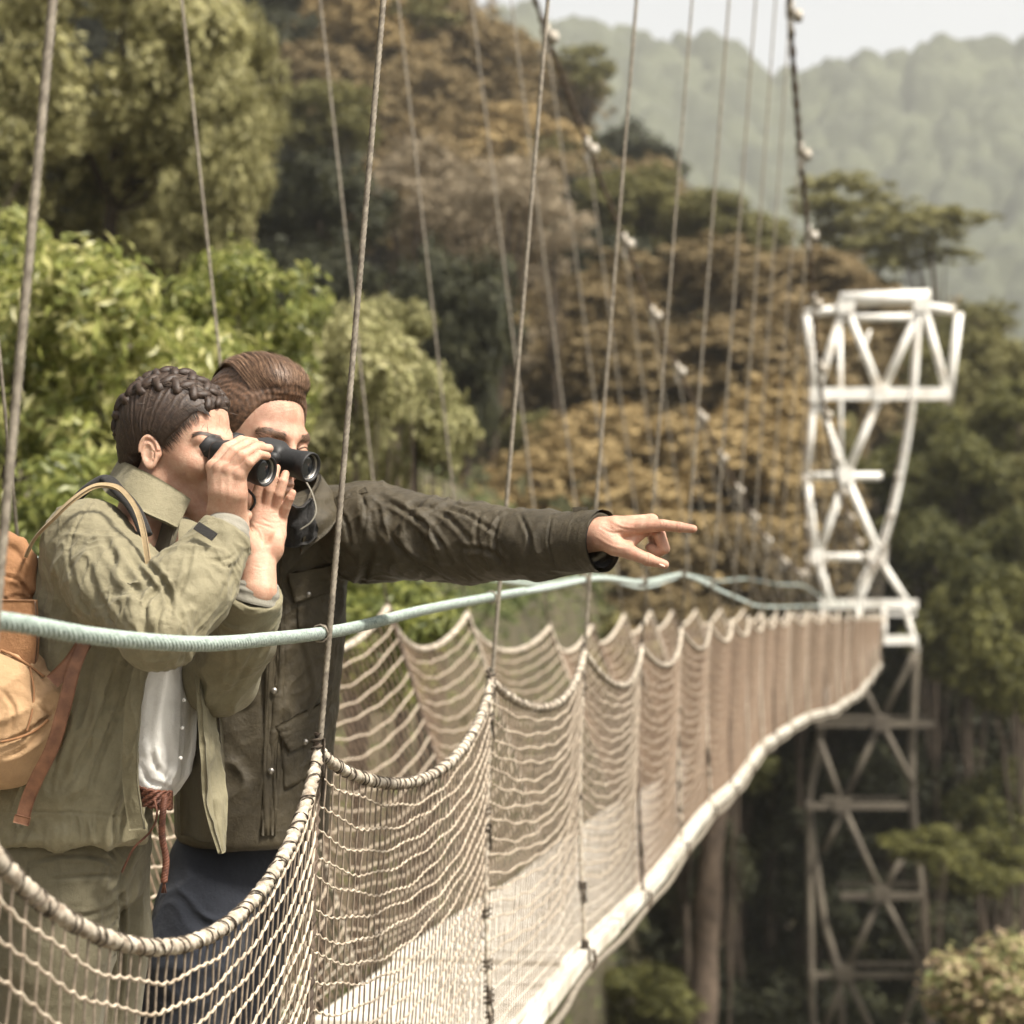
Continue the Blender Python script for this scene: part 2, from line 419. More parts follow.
# main cables
def cableA(Y):
    if Y < 13.7:
        z = 3.98+.35*(13.7-Y)+.012*(13.7-Y)**2; return np.array([-(1.88+.118*z), Y, z])
    return None
ptsA = {7: (546, 32), 8: (587, 145), 9: (624, 240), 10: (652, 312), 11: (677, 368), 12: (700, 415), 13: (720, 455), 14: (737, 488), 15: (752, 515), 16: (766, 538), 17: (783, 560), 18: (799, 572), 20: (807, 560), 22: (806, 480), 24: (811, 370), 25.3: (815, 312)}
ptsB = {7: (790, 10), 8: (800, 150), 9: (808, 232), 10: (813, 300), 11: (818, 365), 12: (824, 412), 13: (832, 455), 14: (840, 490), 15: (848, 515), 16: (856, 540), 17: (864, 555), 18: (871, 566), 20: (882, 545), 22: (897, 475), 24: (911, 385), 25.3: (917, 318)}
def cable_pts(pts, s, x0, sl):
    y7 = PY(*pts[7], YK[7]); off = None
    L = []
    for Y in np.arange(-6, 13.0, 1.2):
        z = y7[2]+.35*(13.7-Y)+.012*(13.7-Y)**2
        X = y7[0]+s*(z-y7[2]); L.append([X, Y, z])
    for j in sorted(pts): L.append(PY(*pts[j], 3.27+1.49*j))
    return np.array(L)
CA = cable_pts(ptsA, -.118, 0, 0); CB = cable_pts(ptsB, .096, 0, 0)
for C, grp in ((CA, 'far'), (CB, 'near')):
    P = smooth_path(C, 260)
    P[:, 2] = np.interp(P[:, 1], C[:, 1], C[:, 2])*.0+P[:, 2]
    V, Fs = tube(P, .026 if grp == 'near' else .022, 10, lobes=5, amp=.2, pitch=.5)
    o = add('main_cable', V, Fs, M_dark, bridge)
    for k in range(2, 23):
        g = Geo()
        Y = YK[k] if k in YK else 3.27+1.49*k
        c = np.array([np.interp(Y, P[:, 1], P[:, a]) for a in range(3)])
        d = np.array([np.interp(Y+.1, P[:, 1], P[:, a]) for a in range(3)])-c; d /= np.linalg.norm(d)
        V, Q = box_bar(c-d*.06, c+d*.05, .055, .075); g.add(V, Q)
        V, Q = box_bar(c-d*.02+[.05, 0, -.03], c+d*.03+[.06, 0, -.05], .05, .07); g.add(V, Q)
        V, Fs = tube([c, c-[0, 0, .08], c-[0, .01, .16]], .02, 7); g.addm(V, Fs)
        g.build('cable_clamp', M_clamp, o)
    side = grp; XT = Xn if side == 'near' else Xf
    for k in range(-2, 24):
        Y = (YK if side == 'near' else YF)[k]
        top = np.array([np.interp(Y, P[:, 1], P[:, a]) for a in range(3)])
        bot = np.array([XT(Y), Y, float(ZP[side](Y))-.02])
        if top[2] < bot[2]+.15: continue
        if side == 'near' and k == -1: bot = np.array([XT(Y), Y, -.15])
        n1 = 400 if (k < 3 and side == 'near') else 0
        L = np.linalg.norm(top-bot)
        if n1:
            s = np.concatenate([np.linspace(0, 2.4, n1), np.arange(2.5, L, .3), [L]])/L
            Pn = bot+(top-bot)*s[:, None]; V, Fs = tube(Pn, .0046, 18, lobes=6, amp=.5, pitch=.07)
        else: V, Fs = tube(np.linspace(bot, top, 12), .0044 if Y < 9 else .0056, 8)
        add('hanger_wire', V, Fs, M_steel, bridge)
        
# handrail ropes
hn = [PX(px, py, X) for px, py, X in ((-420, 600, -.95), (-160, 606, -.95), (0, 621, -.95), (100, 637, -.94), (200, 644, -.93), (270, 639, -.935), (342, 630, -.95), (420, 611, -.95), (498, 596, -.95), (550, 587, -.95), (598, 578, -.95), (642, 582, -.95), (684, 575, -.95), (705, 583, -.95), (723, 592, -.95), (742, 600, -.95), (758, 606, -.95))]
hn += [PY(811, 606, 21), PY(845, 606, 28), PY(884, 605, 39)]
hf = [PX(px, py, -1.86) for px, py in ((-100, 560), (250, 566), (400, 573), (480, 578), (545, 584), (597, 577), (642, 587), (684, 576), (715, 581), (748, 579))]
hf += [PY(775, 584, 24), PY(804, 586, 30), PY(825, 598, 36), PY(850, 604, 39)]
P1 = smooth_path(hn, 2600); 
ncut = int(np.argmax(P1[:, 1] > 5.2)); A_, B_ = P1[:ncut], P1[ncut-1::6]
sA = np.concatenate([[0], np.cumsum(np.linalg.norm(np.diff(A_, axis=0), axis=1))]); uA = np.arange(0, sA[-1], .0024); A_ = np.stack([np.interp(uA, sA, A_[:, a]) for a in range(3)], 1); ncut = len(A_)
V, Fs = tube(A_, .0094, 32, lobes=6, amp=.42, pitch=.078); ra = add('handrail_rope', V, Fs, M_mint, bridge, label='pale blue-green handrail rope on the camera side, in front of the two people')
V, Fs = tube(B_, .0098, 10, lobes=3, amp=.15, pitch=.06); g = Geo(); g.addm(V, Fs)
gg = Geo()
T_, N_, B2 = frames(A_)
for i in range(200, ncut-1):                       # fuzz on the rope
    if A_[i, 1] > 4.6 or A_[i, 1] < 1.4: continue
    for _ in range(2):
        th = RNG.random()*6.28; d = N_[i]*math.cos(th)+B2[i]*math.sin(th); b = A_[i]+d*.0086+T_[i]*RNG.normal(0, .001)
        tip = b+d*RNG.uniform(.0015, .0055)+T_[i]*RNG.normal(0, .0015); w_ = T_[i]*.0003
        gg.add([b-w_, b+w_, tip], [[0, 1, 2]])
gg.build('rope_fuzz', M_mint, ra, kind='stuff')
g.build('rope_end', M_mint, ra)
V, Fs = tube(smooth_path(hf, 500), .0122, 10, lobes=3, amp=.15, pitch=.08); add('handrail_rope', V, Fs, M_mint, bridge)
for k in range(-1, 14):
    g = Geo()                            # lashings where rail rope meets hanger
    y = YK[k]; i = int(np.argmin(abs(P1[:, 1]-y))); c = P1[i]; th = np.linspace(0, 18, 26)
    q = np.stack([c[0]+.0145*np.cos(th), c[1]+np.linspace(-.008, .008, 26), c[2]+.0145*np.sin(th)], 1)
    V, Fs = tube(q, .002 if y < 6 else .005, 5); g.addm(V, Fs); g.build('rail_lashing', M_steel, ra)
# ---------------- lattice tower
M_tw = mat('tower_white', (.80, .78, .72), .5, (.52, .45, .36), 2.5, contrast=(.25, .5))
M_tl = mat('tower_dark_brown', (.14, .12, .09), .75, (.075, .062, .048), 1.2)  # darker, browner tone for the lower part of the tower
YT = 41.5
tower = empty('lattice_tower', (-.4, YT+.8, -16), 'tall white steel lattice tower holding the cables at the far end of the bridge', 'tower')
def bar(name, a, b, w=.13, Y=YT, m=None, Y2=None, rnd=True):
    p = PY(a[0], a[1], Y); q = PY(b[0], b[1], Y2 or Y)
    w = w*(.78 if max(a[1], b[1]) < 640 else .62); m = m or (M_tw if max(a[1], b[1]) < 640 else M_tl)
    if rnd: V, Fs = tube(np.linspace(p, q, 3), w/2, 10)
    else:
        V, Q = box_bar(p, q, w, w*1.05); Fs = [Q]
    add(name, V, Fs, m, tower, smooth=rnd)
W = .2
bar('top_beam', (840, 300), (930, 297), .40)
for a, b, w in (((805, 313), (845, 309), .24), ((922, 306), (954, 311), .24)): bar('top_beam', a, b, w)
bar('cross_beam', (824, 394), (950, 394), .30, rnd=False)
for y, x0, x1 in ((476, 806, 882), (557, 814, 880)): bar('cross_beam', (x0, y), (x1, y), .2)
bar('cross_beam', (845, 318), (915, 317), .2, YT+1.2)
bar('cross_beam', (820, 478), (880, 478), .14, YT+1.2)
for a, b, w in (((807, 313), (816, 396), .22), ((959, 313), (948, 405), .22), ((816, 394), (806, 474), .18), ((806, 474), (816, 556), .2), ((816, 556), (830, 602), .22)):
    bar('leg', a, b, w)
pr = [PY(*p, YT+.6) for p in ((918, 312), (912, 400), (901, 470), (888, 525), (876, 558), (858, 603))]
V, Fs = tube(smooth_path(pr, 30), .085, 10); add('leg', V, Fs, M_tw, tower)
bar('leg', (840, 320), (841, 480), .13, YT+1.2)
for a, b in (((846, 306), (881, 394)), ((922, 304), (881, 394)), ((816, 396), (842, 312)), ((924, 306), (949, 400)), ((816, 396), (846, 476)), ((881, 394), (846, 476)), ((846, 476), (818, 557)), ((846, 476), (880, 556))):
    bar('diagonal_brace', a, b, .2)
bar('diagonal_brace', (870, 330), (860, 360), .08, YT+1.2)
bar('diagonal_brace', (872, 548), (908, 603), .17); bar('diagonal_brace', (876, 556), (848, 604), .15, YT+1)
# platform where the bridge lands
for y, x0, x1, w in ((604, 820, 918, .24), (640, 884, 918, .28), (614, 884, 916, .12)): bar('platform_beam', (x0, y), (x1, y), w, YT-.6, M_tw, rnd=False)
for a, b_ in (((903, 600), (917, 652)), ((824, 600), (822, 650)), ((884, 606), (884, 645)), ((862, 604), (848, 640))): bar('leg', a, b_, .2, YT-.2, M_tw)
# lower lattice
low = [((918, 645), (884, 715)), ((884, 715), (841, 807)), ((862, 684), (882, 724)), ((882, 724), (914, 786)), ((820, 741), (842, 804)), ((842, 804), (882, 894)), ((882, 894), (925, 978)), ((905, 852), (882, 894)), ((882, 894), (845, 973)), ((845, 973), (824, 1030)), ((845, 973), (872, 1030)), ((924, 973), (898, 1030)), ((846, 804), (824, 852))]
for a, b in low: bar('diagonal_brace', a, b, .2)
for y, x0, x1, w, dy in ((724, 816, 934, .2, 0), (717, 830, 930, .12, 1.6), (806, 808, 908, .2, 0), (798, 822, 900, .12, 1.6), (896, 841, 928, .2, 0), (884, 838, 920, .13, 1.6), (975, 810, 926, .18, 0), (964, 830, 920, .12, 1.6)):
    bar('cross_beam', (x0, y), (x1, y), w, YT+dy, M_tl, rnd=False)
for pts in (((822, 620), (820, 735), (809, 805), (814, 852), (824, 920), (838, 975), (842, 1030)), ((809, 800), (810, 900), (811, 975), (814, 1040)), ((916, 645), (912, 790), (922, 900), (930, 1040))):
    p = [PY(*q, YT+.2) for q in pts]; V, Fs = tube(smooth_path(p, 24), .085, 8); add('leg', V, Fs, M_tl, tower)
for x in (816, 842, 905, 930):     # legs go on down to the footing
    a = PY(x, 1025, YT+(1.6 if x in (842, 905) else 0)); b = a.copy(); b[2] = -17; b[0] += (x-870)*.004
    V, Fs = tube([a, b], .09, 8); add('leg', V, Fs, M_tl, tower)

for x, y, m in ((881, 394, M_tw), (846, 476, M_tw), (818, 395, M_tw), (846, 306, M_tw), (922, 304, M_tw), (818, 557, M_tw), (879, 557, M_tw), (882, 724, M_tl), (842, 805, M_tl), (882, 894, M_tl), (845, 973, M_tl), (924, 975, M_tl)):
    c = PY(x, y, YT-.13); g = Geo(); V, Q = box_bar(c-[.17, 0, 0], c+[.17, 0, 0], .03, .30); g.add(V, Q)
    for i in range(4):
        a = i*math.pi/2+.78; q = c+[.11*math.cos(a), -.02, .10*math.sin(a)]; V, Fs = tube([q, q-[0, .03, 0]], .022, 6); g.addm(V, Fs)
    g.build('gusset_plate', m, tower, smooth=False)
# ---------------- terrain, far forest, trees, haze
def ss(t): t = np.clip(t, 0, 1); return t*t*(3-2*t)
CR = [(-400, 70), (-120, 55), (-60, 46), (-40, 40), (-22.5, 27), (-14, 19.5), (-10.5, 15.5), (-7.5, 13), (-1.5, 9), (6.7, 6.5), (15, 4), (60, -2), (400, -10)]
def Hgt(x, y):
    x = np.asarray(x, float); y = np.asarray(y, float)
    cr = np.interp(x, [a for a, b in CR], [b for a, b in CR])
    h = -19+(cr+19)*ss((y-42)/66)
    h = np.where(y > 108, cr-(cr+60)*ss((y-108)/120), h)
    edge = -2.35-.055*np.clip(y, 0, 40)
    bank = -19+(16.5+.55*np.clip(edge-x-1.5, 0, 40)+.08*np.clip(y, 0, 40))*ss((edge-x)/1.3)
    h = np.where(y < 80, np.maximum(h, bank*(1-ss((y-35)/45))+h*ss((y-35)/45)), h)
    # far ridge
    fr = -60+0*y
    h = np.maximum(h, fr)
    return h
M_ground = mat('forest_floor', (.045, .04, .022), .95, (.085, .07, .04), .6, .05, 3)
gx = np.concatenate([np.linspace(-720, -60, 50), np.linspace(-57, 40, 130), np.linspace(46, 450, 30)]); gy = np.concatenate([np.linspace(-40, 130, 180), np.linspace(134, 895, 60)])
X, Y = np.meshgrid(gx, gy, indexing='ij'); Z = Hgt(X, Y)
nz = fbm(np.stack([X*.25+90, Y*.25+90, X*0], -1), 4); Z = Z+nz*.6
nx, ny = X.shape; I = np.arange(nx-1)[:, None]*ny+np.arange(ny-1)[None]
Q = np.stack([I, I+ny, I+ny+1, I+1], -1).reshape(-1, 4)
add('terrain', np.stack([X, Y, Z], -1).reshape(-1, 3), Q, M_ground, kind='structure')

# far wooded ridge: crowns raised out of one surface
SIL = [(-600, -40), (440, -14), (480, -16), (560, -8), (600, 4), (650, 16), (690, 26), (730, 28), (752, 40), (775, 60), (800, 58), (850, 44), (900, 47), (950, 40), (1024, 40), (1400, 20)]
gx = np.arange(-330, 200, .7); gy = np.arange(190, 420, .8)
X, Y = np.meshgrid(gx, gy, indexing='ij')
pxx, pyy = to_px(np.stack([X, Y, X*0+60], -1))
top = np.interp(pxx, [a for a, b in SIL], [b for a, b in SIL])
YR = 385.0
zr = (600-top)/F*YR*1.0
t = (Y-190)/(YR-190)
H2 = -35+(zr-5+35)*np.clip(t, 0, 1)**1.25-np.clip(Y-YR, 0, 99)*.7
H2 = H2+fbm(np.stack([X*.018+5, Y*.018, X*0], -1), 4)*12*np.clip(t, 0, 1)*np.clip((YR-Y)/60, .12, 1)
D = np.zeros_like(X)
r2 = np.random.default_rng(3)
for _ in range(12000):
    cx, cy = r2.uniform(-330, 195), r2.uniform(190, 415); r = r2.uniform(1.5, 3.9)
    i0, i1 = np.searchsorted(gx, [cx-r, cx+r]); j0, j1 = np.searchsorted(gy, [cy-r, cy+r])
    d2 = r*r-(X[i0:i1, j0:j1]-cx)**2-(Y[i0:i1, j0:j1]-cy)**2
    D[i0:i1, j0:j1] = np.maximum(D[i0:i1, j0:j1], np.sqrt(np.clip(d2, 0, None))*r2.uniform(.9, 1.5))
Z = H2+D+vnoise(np.stack([X*.9, Y*.9, D], -1))*.9
nx, ny = X.shape; I = np.arange(nx-1)[:, None]*ny+np.arange(ny-1)[None]
Q = np.stack([I, I+ny, I+ny+1, I+1], -1).reshape(-1, 4)
M_far = mat('far_canopy', (.066, .072, .040), .95, (.030, .034, .020), .05, .5, .6)
add('far_forest', np.stack([X, Y, Z], -1).reshape(-1, 3)*2.1, Q, M_far, kind='stuff')

# ---- crowns
def leaf_quads(c, n, size, asp, rg):
    """c centres, n normals -> bent leaf of two triangles"""
    k = len(c); a = rg.normal(size=(k, 3)); u = np.cross(n, a); u /= np.linalg.norm(u, axis=1, keepdims=True)+1e-9
    v = np.cross(n, u); s = (size*rg.uniform(.6, 1.3, k))[:, None]
    p0 = c-u*s; p2 = c+u*s; m = c+n*s*.18
    p1 = m+v*s*asp; p3 = m-v*s*asp
    V = np.stack([p0, p1, p2, p3], 1).reshape(-1, 3)
    return V, np.arange(4*k).reshape(k, 4)
def crown_mesh(name, m, nl, leaves, size, asp=.5, flat=.8, lobe=(.28, .45), seed=0, tiers=False, droop=0.0, hollow=.55, out=.75, sprig=14, sprad=2.6, tf=.72):
    rg = np.random.default_rng(seed)
    L = []
    while len(L) < nl:
        p = rg.normal(size=3); p /= np.linalg.norm(p); p *= rg.uniform(.35, 1)**.5*.78
        if p[2] < -.5 and rg.random() < .6: continue
        L.append((p, rg.uniform(*lobe)))
    V = []; Cn = []
    per = leaves//nl
    for p, r in L:
        k = int(per*(r/np.mean([b for a, b in L]))**2); spn = max(4, int(sprig)); ns = max(2, k//spn)
        d = rg.normal(size=(ns, 3)); d /= np.linalg.norm(d, axis=1, keepdims=True)
        if tiers: d[:, 2] = np.abs(d[:, 2])*np.where(rg.random(ns) < .85, 1, -1)
        rad = r*rg.uniform(hollow, 1.1, ns)**.6*(1+.3*vnoise(d*2.3+p*9))
        sc_ = p+d*rad[:, None]*np.array([1.15, 1.15, tf if tiers else flat])
        sn = d*out+rg.normal(size=(ns, 3))*.35+np.array([0, 0, .3])
        q = np.repeat(sc_, spn, 0); o3 = rg.normal(size=(len(q), 3)); o3 *= (size*sprad*rg.uniform(.3, 1, len(q))/np.linalg.norm(o3, axis=1))[:, None]
        if tiers: o3[:, 2] *= .6
        nn = np.repeat(sn, spn, 0)+o3/(size*sprad)*.7+rg.normal(size=(len(q), 3))*.3; nn /= np.linalg.norm(nn, axis=1, keepdims=True)
        V.append(q+o3); Cn.append(nn)
    c = np.concatenate(V); n = np.concatenate(Cn)
    c[:, 2] -= droop*(c[:, 0]**2+c[:, 1]**2)
    vv, qq = leaf_quads(c, n, size, asp, rg)
    return mesh_np(name, vv, qq, m, smooth=False), L
M_lbright = leafmat('leaf_bright', [(.058, .073, .016), (.155, .18, .045), (.33, .345, .092), (.60, .56, .25)], .45, .4, .5)
M_lleft = leafmat('leaf_lime', [(.09, .09, .03), (.17, .155, .06), (.32, .30, .13), (.50, .46, .24)], .35, .5)
M_lpale = leafmat('leaf_pale', [(.13, .13, .05), (.27, .26, .11), (.42, .39, .20)], .3, .5)
M_lbrown = leafmat('leaf_brown', [(.07, .054, .024), (.14, .103, .047), (.21, .155, .075), (.29, .21, .11)], .2, .8)
M_ltan = leafmat('leaf_tan', [(.15, .108, .045), (.29, .21, .095), (.44, .33, .16)], .2, .8)
M_ldry = leafmat('leaf_dry', [(.17, .135, .085), (.30, .245, .165), (.42, .35, .25)], .2, .8)
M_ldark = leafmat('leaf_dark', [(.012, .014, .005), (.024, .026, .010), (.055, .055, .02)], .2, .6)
M_lolive = leafmat('leaf_olive', [(.07, .068, .022), (.15, .14, .048), (.26, .235, .09)], .28, .6)
M_lgreen = leafmat('leaf_green', [(.030, .034, .010), (.085, .085, .024), (.20, .19, .055)], .3, .55)
M_lblos = leafmat('leaf_blossom', [(.10, .12, .04), (.30, .27, .12), (.45, .33, .22), (.6, .5, .36)], .3, .6)
M_bark = mat('bark', (.07, .052, .036), .95, (.035, .026, .018), 3, .02, 12)
M_barkp = mat('bark_pale', (.12, .088, .062), .95, (.05, .036, .026), 2, .06, 6)
PROT = {}
def proto(kind, m, nl, leaves, size, **k):
    PROT[kind] = [crown_mesh(kind+'_crown', m, nl, leaves, size, seed=hash_(kind)+i, **k) for i in range(3)]
def hash_(s): return sum(ord(c)*(i+3) for i, c in enumerate(s))
proto('bright', M_lbright, 28, 11000, .064, asp=.34, lobe=(.2, .36), sprig=11, sprad=2.0)
proto('lime', M_lleft, 40, 18000, .034, asp=.5, lobe=(.14, .28))
proto('pale', M_lpale, 22, 6500, .058, asp=.5, lobe=(.2, .34))
proto('brown', M_lbrown, 17, 12000, .040, asp=.6, lobe=(.32, .52), tiers=True, droop=.15, tf=.85)
proto('tan', M_ltan, 17, 12000, .038, asp=.6, lobe=(.32, .52), tiers=True, droop=.15, tf=.85)
proto('dry', M_ldry, 26, 6500, .045, asp=.4, lobe=(.2, .36), hollow=.3)
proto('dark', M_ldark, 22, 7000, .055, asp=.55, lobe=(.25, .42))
proto('olive', M_lolive, 26, 9000, .048, asp=.5, lobe=(.2, .36))
proto('green', M_lgreen, 22, 9000, .05, asp=.5, lobe=(.2, .36))
proto('blossom', M_lblos, 26, 5200, .07, asp=.6, lobe=(.2, .34))
proto('acacia', M_lolive, 20, 5200, .045, asp=.6, lobe=(.2, .36), tiers=True, tf=.85, hollow=.3)
tidx = 0
# undergrowth on the slopes
rgu = np.random.default_rng(77); K = 90000
ux = rgu.uniform(-46, 14, K); uy = rgu.uniform(40, 116, K)
k2 = 26000; bx_ = -2.9-np.abs(rgu.normal(0, 4, k2)); by_ = rgu.uniform(4, 40, k2)
ux = np.concatenate([ux, bx_]); uy = np.concatenate([uy, by_])
hh = (1+vnoise(np.stack([ux*.5+40, uy*.5, ux*0], -1)))*np.where(uy < 40, .55, 1.3)
c_ = np.stack([ux, uy, Hgt(ux, uy)+hh*rgu.uniform(.1, 1, len(ux))], 1)
n_ = rgu.normal(size=c_.shape)*.7+[.2, -.6, .8]; n_ /= np.linalg.norm(n_, axis=1, keepdims=True)
m1 = uy >= 40
v_, q_ = leaf_quads(c_[m1], n_[m1], .30, .5, rgu); add('undergrowth', v_, q_, leafmat('leaf_under', [(.03, .034, .014), (.06, .06, .025), (.11, .09, .045)], .2, .8), smooth=False, kind='stuff')
v_, q_ = leaf_quads(c_[~m1], n_[~m1], .075, .45, rgu); add('bank_scrub', v_, q_, leafmat('leaf_scrub', [(.03, .045, .014), (.08, .10, .03), (.16, .17, .06)], .3, .6), smooth=False, kind='stuff')
KN = {'bright': 'leafy_shrub', 'lime': 'broadleaf_tree', 'pale': 'pale_shrub', 'brown': 'brown_tree', 'tan': 'tan_tree', 'dry': 'dry_tree', 'dark': 'dark_tree', 'olive': 'olive_green_tree', 'green': 'green_tree', 'blossom': 'flowering_shrub', 'acacia': 'flat_topped_tree'}
KC = {'bright': 'shrub', 'pale': 'shrub', 'blossom': 'shrub'}
def tree(kind, c, rx, rz, label, group=None, rot=None, bark=None, limbs=4):
    """c crown centre (world), rx, rz radii"""
    global tidx; tidx += 1
    rg = np.random.default_rng(tidx+100)
    gz = float(Hgt(c[0], c[1]))-.4; gz = min(gz, c[2]-rz*.9)
    root = empty(KN[kind], (c[0], c[1], gz), label, KC.get(kind, 'tree'), group)
    me, L = PROT[kind][tidx % 3]
    o = bpy.data.objects.new('crown', me); COL.objects.link(o); o.parent = root
    o.location = (0, 0, float(c[2]-gz)); o.scale = (rx, rx, rz); a = rg.uniform(0, 6.28) if rot is None else rot; o.rotation_euler = (0, 0, a)
    g = Geo(); h = c[2]-gz; tr = max(.04, rx*.05); b = rg.normal(0, .06*h, 2)
    base = np.array([c[0]+b[0], c[1]+b[1], gz]); mid = np.array([c[0]+b[0]*.3, c[1]+b[1]*.3, gz+h*.5]); t_ = np.array([c[0], c[1], c[2]-rz*.1])
    P = smooth_path([base, mid, t_], 8); V, Fs = tube(P, np.linspace(tr*1.5, tr*.6, 8), 7); g.addm(V, Fs)
    ca, sa = math.cos(a), math.sin(a)
    for p, r in L[:limbs*2]:
        q = np.array([(p[0]*ca-p[1]*sa)*rx, (p[0]*sa+p[1]*ca)*rx, p[2]*rz])+c
        s = P[5]; V, Fs = tube(smooth_path([s, (s+q)/2+[0, 0, -.08*rz], q], 5), np.linspace(tr*.5, tr*.12, 5), 5); g.addm(V, Fs)
    g.build('trunk', bark or M_bark, root)
    return root
def T(kind, px, py, Y, rpx, rpz, label, group=None, **k):
    c = PY(px, py, Y); s = Y/F*1.02
    return tree(kind, c, rpx*s, rpz*s, label, group, **k)
# close vegetation on the left bank
T('lime', 120, 70, 22, 165, 200, 'tall lime green tree at top left behind the two people')
T('lime', -50, 190, 20, 110, 160, 'yellow-green tree cut by the left edge, lower than the tall lime tree beside it')
T('lime', 215, 190, 21, 75, 150, 'narrow sunlit lime tree crown bordering the dark gap to the right')
T('lime', 60, 190, 24, 120, 110, 'shaded lime tree filling the gap under the tall lime crown')
T('lime', 150, 250, 26, 110, 80, 'low lime tree just above the glossy shrub')
T('lime', 250, 90, 23, 45, 100, 'slim lime crown at the right edge of the tall lime tree')
T('bright', 120, 400, 9.5, 150, 165, 'glossy bright green shrub directly behind the woman in the olive jacket')
T('bright', 10, 330, 10.5, 110, 120, 'glossy green shrub at the left edge beside the near hanger wire')
T('bright', 235, 350, 10.5, 95, 115, 'glossy green shrub peeping over the head of the man')
T('bright', 60, 600, 8.5, 150, 150, 'low green shrub seen behind the tan backpack')
T('bright', 330, 640, 11, 120, 110, 'low green shrub seen through the netting beneath the outstretched arm')
T('lime', -190, 230, 22, 130, 150, 'lime tree standing outside the left edge behind the woman')
T('lime', -160, 20, 27, 140, 130, 'taller lime tree outside the left edge, higher up the bank')
T('bright', -120, 480, 10, 130, 140, 'glossy shrub outside the left edge behind the backpack')
T('pale', -230, 440, 16, 120, 130, 'pale shrub outside the left edge on the bank')
T('pale', 355, 385, 14, 80, 105, 'pale sunlit shrub just right of the head of the man')
T('pale', 415, 425, 15, 58, 80, 'small pale green shrub above the shoulder of the man')
T('pale', 395, 335, 16, 40, 45, 'topmost sprig of pale leaves right of the man')
T('olive', 340, 520, 17, 110, 90, 'olive shrub hidden mostly by the shoulder of the man')
# dark and mixed trees behind them
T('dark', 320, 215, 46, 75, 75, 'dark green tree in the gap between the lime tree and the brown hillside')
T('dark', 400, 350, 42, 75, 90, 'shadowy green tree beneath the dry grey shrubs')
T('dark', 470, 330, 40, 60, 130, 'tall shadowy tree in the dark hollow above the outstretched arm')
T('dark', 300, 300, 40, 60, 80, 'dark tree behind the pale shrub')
T('olive', 330, 120, 60, 60, 50, 'olive crown high between the lime tree and the brown canopy')
for px, py, r in ((420, 190, 62), (470, 230, 60), (510, 190, 48), (440, 290, 55), (505, 270, 55), (490, 350, 45), (550, 230, 40)):
    T('dry', px, py, 51+RNG.uniform(-3, 3), r*1.25, r, 'bare greyish dry tree on the hillside', 'dry trees on the hillside')
for px, py, r in ((655, 225, 62), (705, 215, 45), (610, 200, 40), (640, 190, 45)):
    T('olive', px, py, 66, r, r*.75, 'pale olive crown on the hill shoulder', 'pale olive trees on the hill shoulder')
# tiered tan and brown canopy
TI = [('tan', 570, 500, 48, 90, 45), ('tan', 690, 465, 50, 95, 50), ('tan', 780, 455, 52, 80, 50), ('olive', 540, 450, 51, 45, 35), ('olive', 660, 420, 56, 50, 35), ('dark', 600, 270, 62, 55, 35), ('olive', 740, 250, 68, 50, 35), ('dark', 740, 410, 57, 50, 30), ('dark', 640, 350, 61, 50, 30), ('olive', 830, 470, 55, 40, 50), ('tan', 500, 540, 47, 80, 45), ('tan', 640, 540, 47, 90, 45), ('tan', 740, 520, 49, 80, 55),
      ('brown', 620, 385, 54, 85, 45), ('brown', 710, 375, 55, 85, 45), ('brown', 780, 360, 56, 75, 45), ('brown', 560, 400, 54, 60, 50), ('brown', 830, 400, 58, 55, 60),
      ('brown', 610, 315, 60, 70, 42), ('brown', 690, 300, 62, 85, 42), ('brown', 780, 300, 63, 80, 42), ('brown', 850, 320, 64, 60, 40), ('tan', 590, 440, 50, 60, 35),
      ('brown', 600, 590, 46, 90, 50), ('brown', 480, 600, 45, 80, 55), ('brown', 720, 590, 46, 80, 50), ('brown', 800, 540, 50, 60, 60), ('olive', 400, 600, 42, 90, 70), ('olive', 560, 660, 40, 90, 50), ('brown', 680, 660, 42, 80, 50)]
for kd, px, py, Y, rx, rz in TI:
    T(kd, px, py, Y, rx*1.1, rz*1.45, 'tan tree crown behind the pointing hand' if kd == 'tan' else 'brown tree crown left of the tower' if kd == 'brown' else 'olive tree behind the bridge and its netting' if kd == 'olive' else 'small dark tree between the brown crowns', {'tan': 'tan layered trees', 'brown': 'brown layered trees on the slope', 'olive': 'olive trees seen through the netting', 'dark': 'dark trees between the brown crowns'}[kd])
# upper hillside: trees standing on the slope
rg = np.random.default_rng(5); n = 0
for yy in np.arange(66, 112, 4.6):
    for xx in np.arange(-42, 12, 4.1):
        x, y = xx+rg.uniform(-1.5, 1.5), yy+rg.uniform(-1.8, 1.8); r = rg.uniform(2.3, 3.7)
        z = float(Hgt(x, y))+rg.uniform(3.6, 5.0); px, py = to_px(np.array([x, y, z]))
        if px < -160 or px > 1090 or py < -150 or py > 420: continue
        rv = rg.random(); kd = 'brown' if rv < .6 else 'olive' if rv < .78 else 'dark' if rv < .9 else 'tan'
        if px > 760: kd = rg.choice(['olive', 'green', 'brown'])
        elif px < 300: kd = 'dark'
        tree(kd, np.array([x, y, z-.6]), r*1.15, r*1.05, {'tan': 'pale tan tree on the hillside', 'brown': 'rusty brown tree on the hillside', 'dark': 'dark green hillside tree', 'olive': 'olive tree on the slope or crest', 'green': 'green tree on the crest'}[kd], 'upper hillside '+kd+' trees'); n += 1
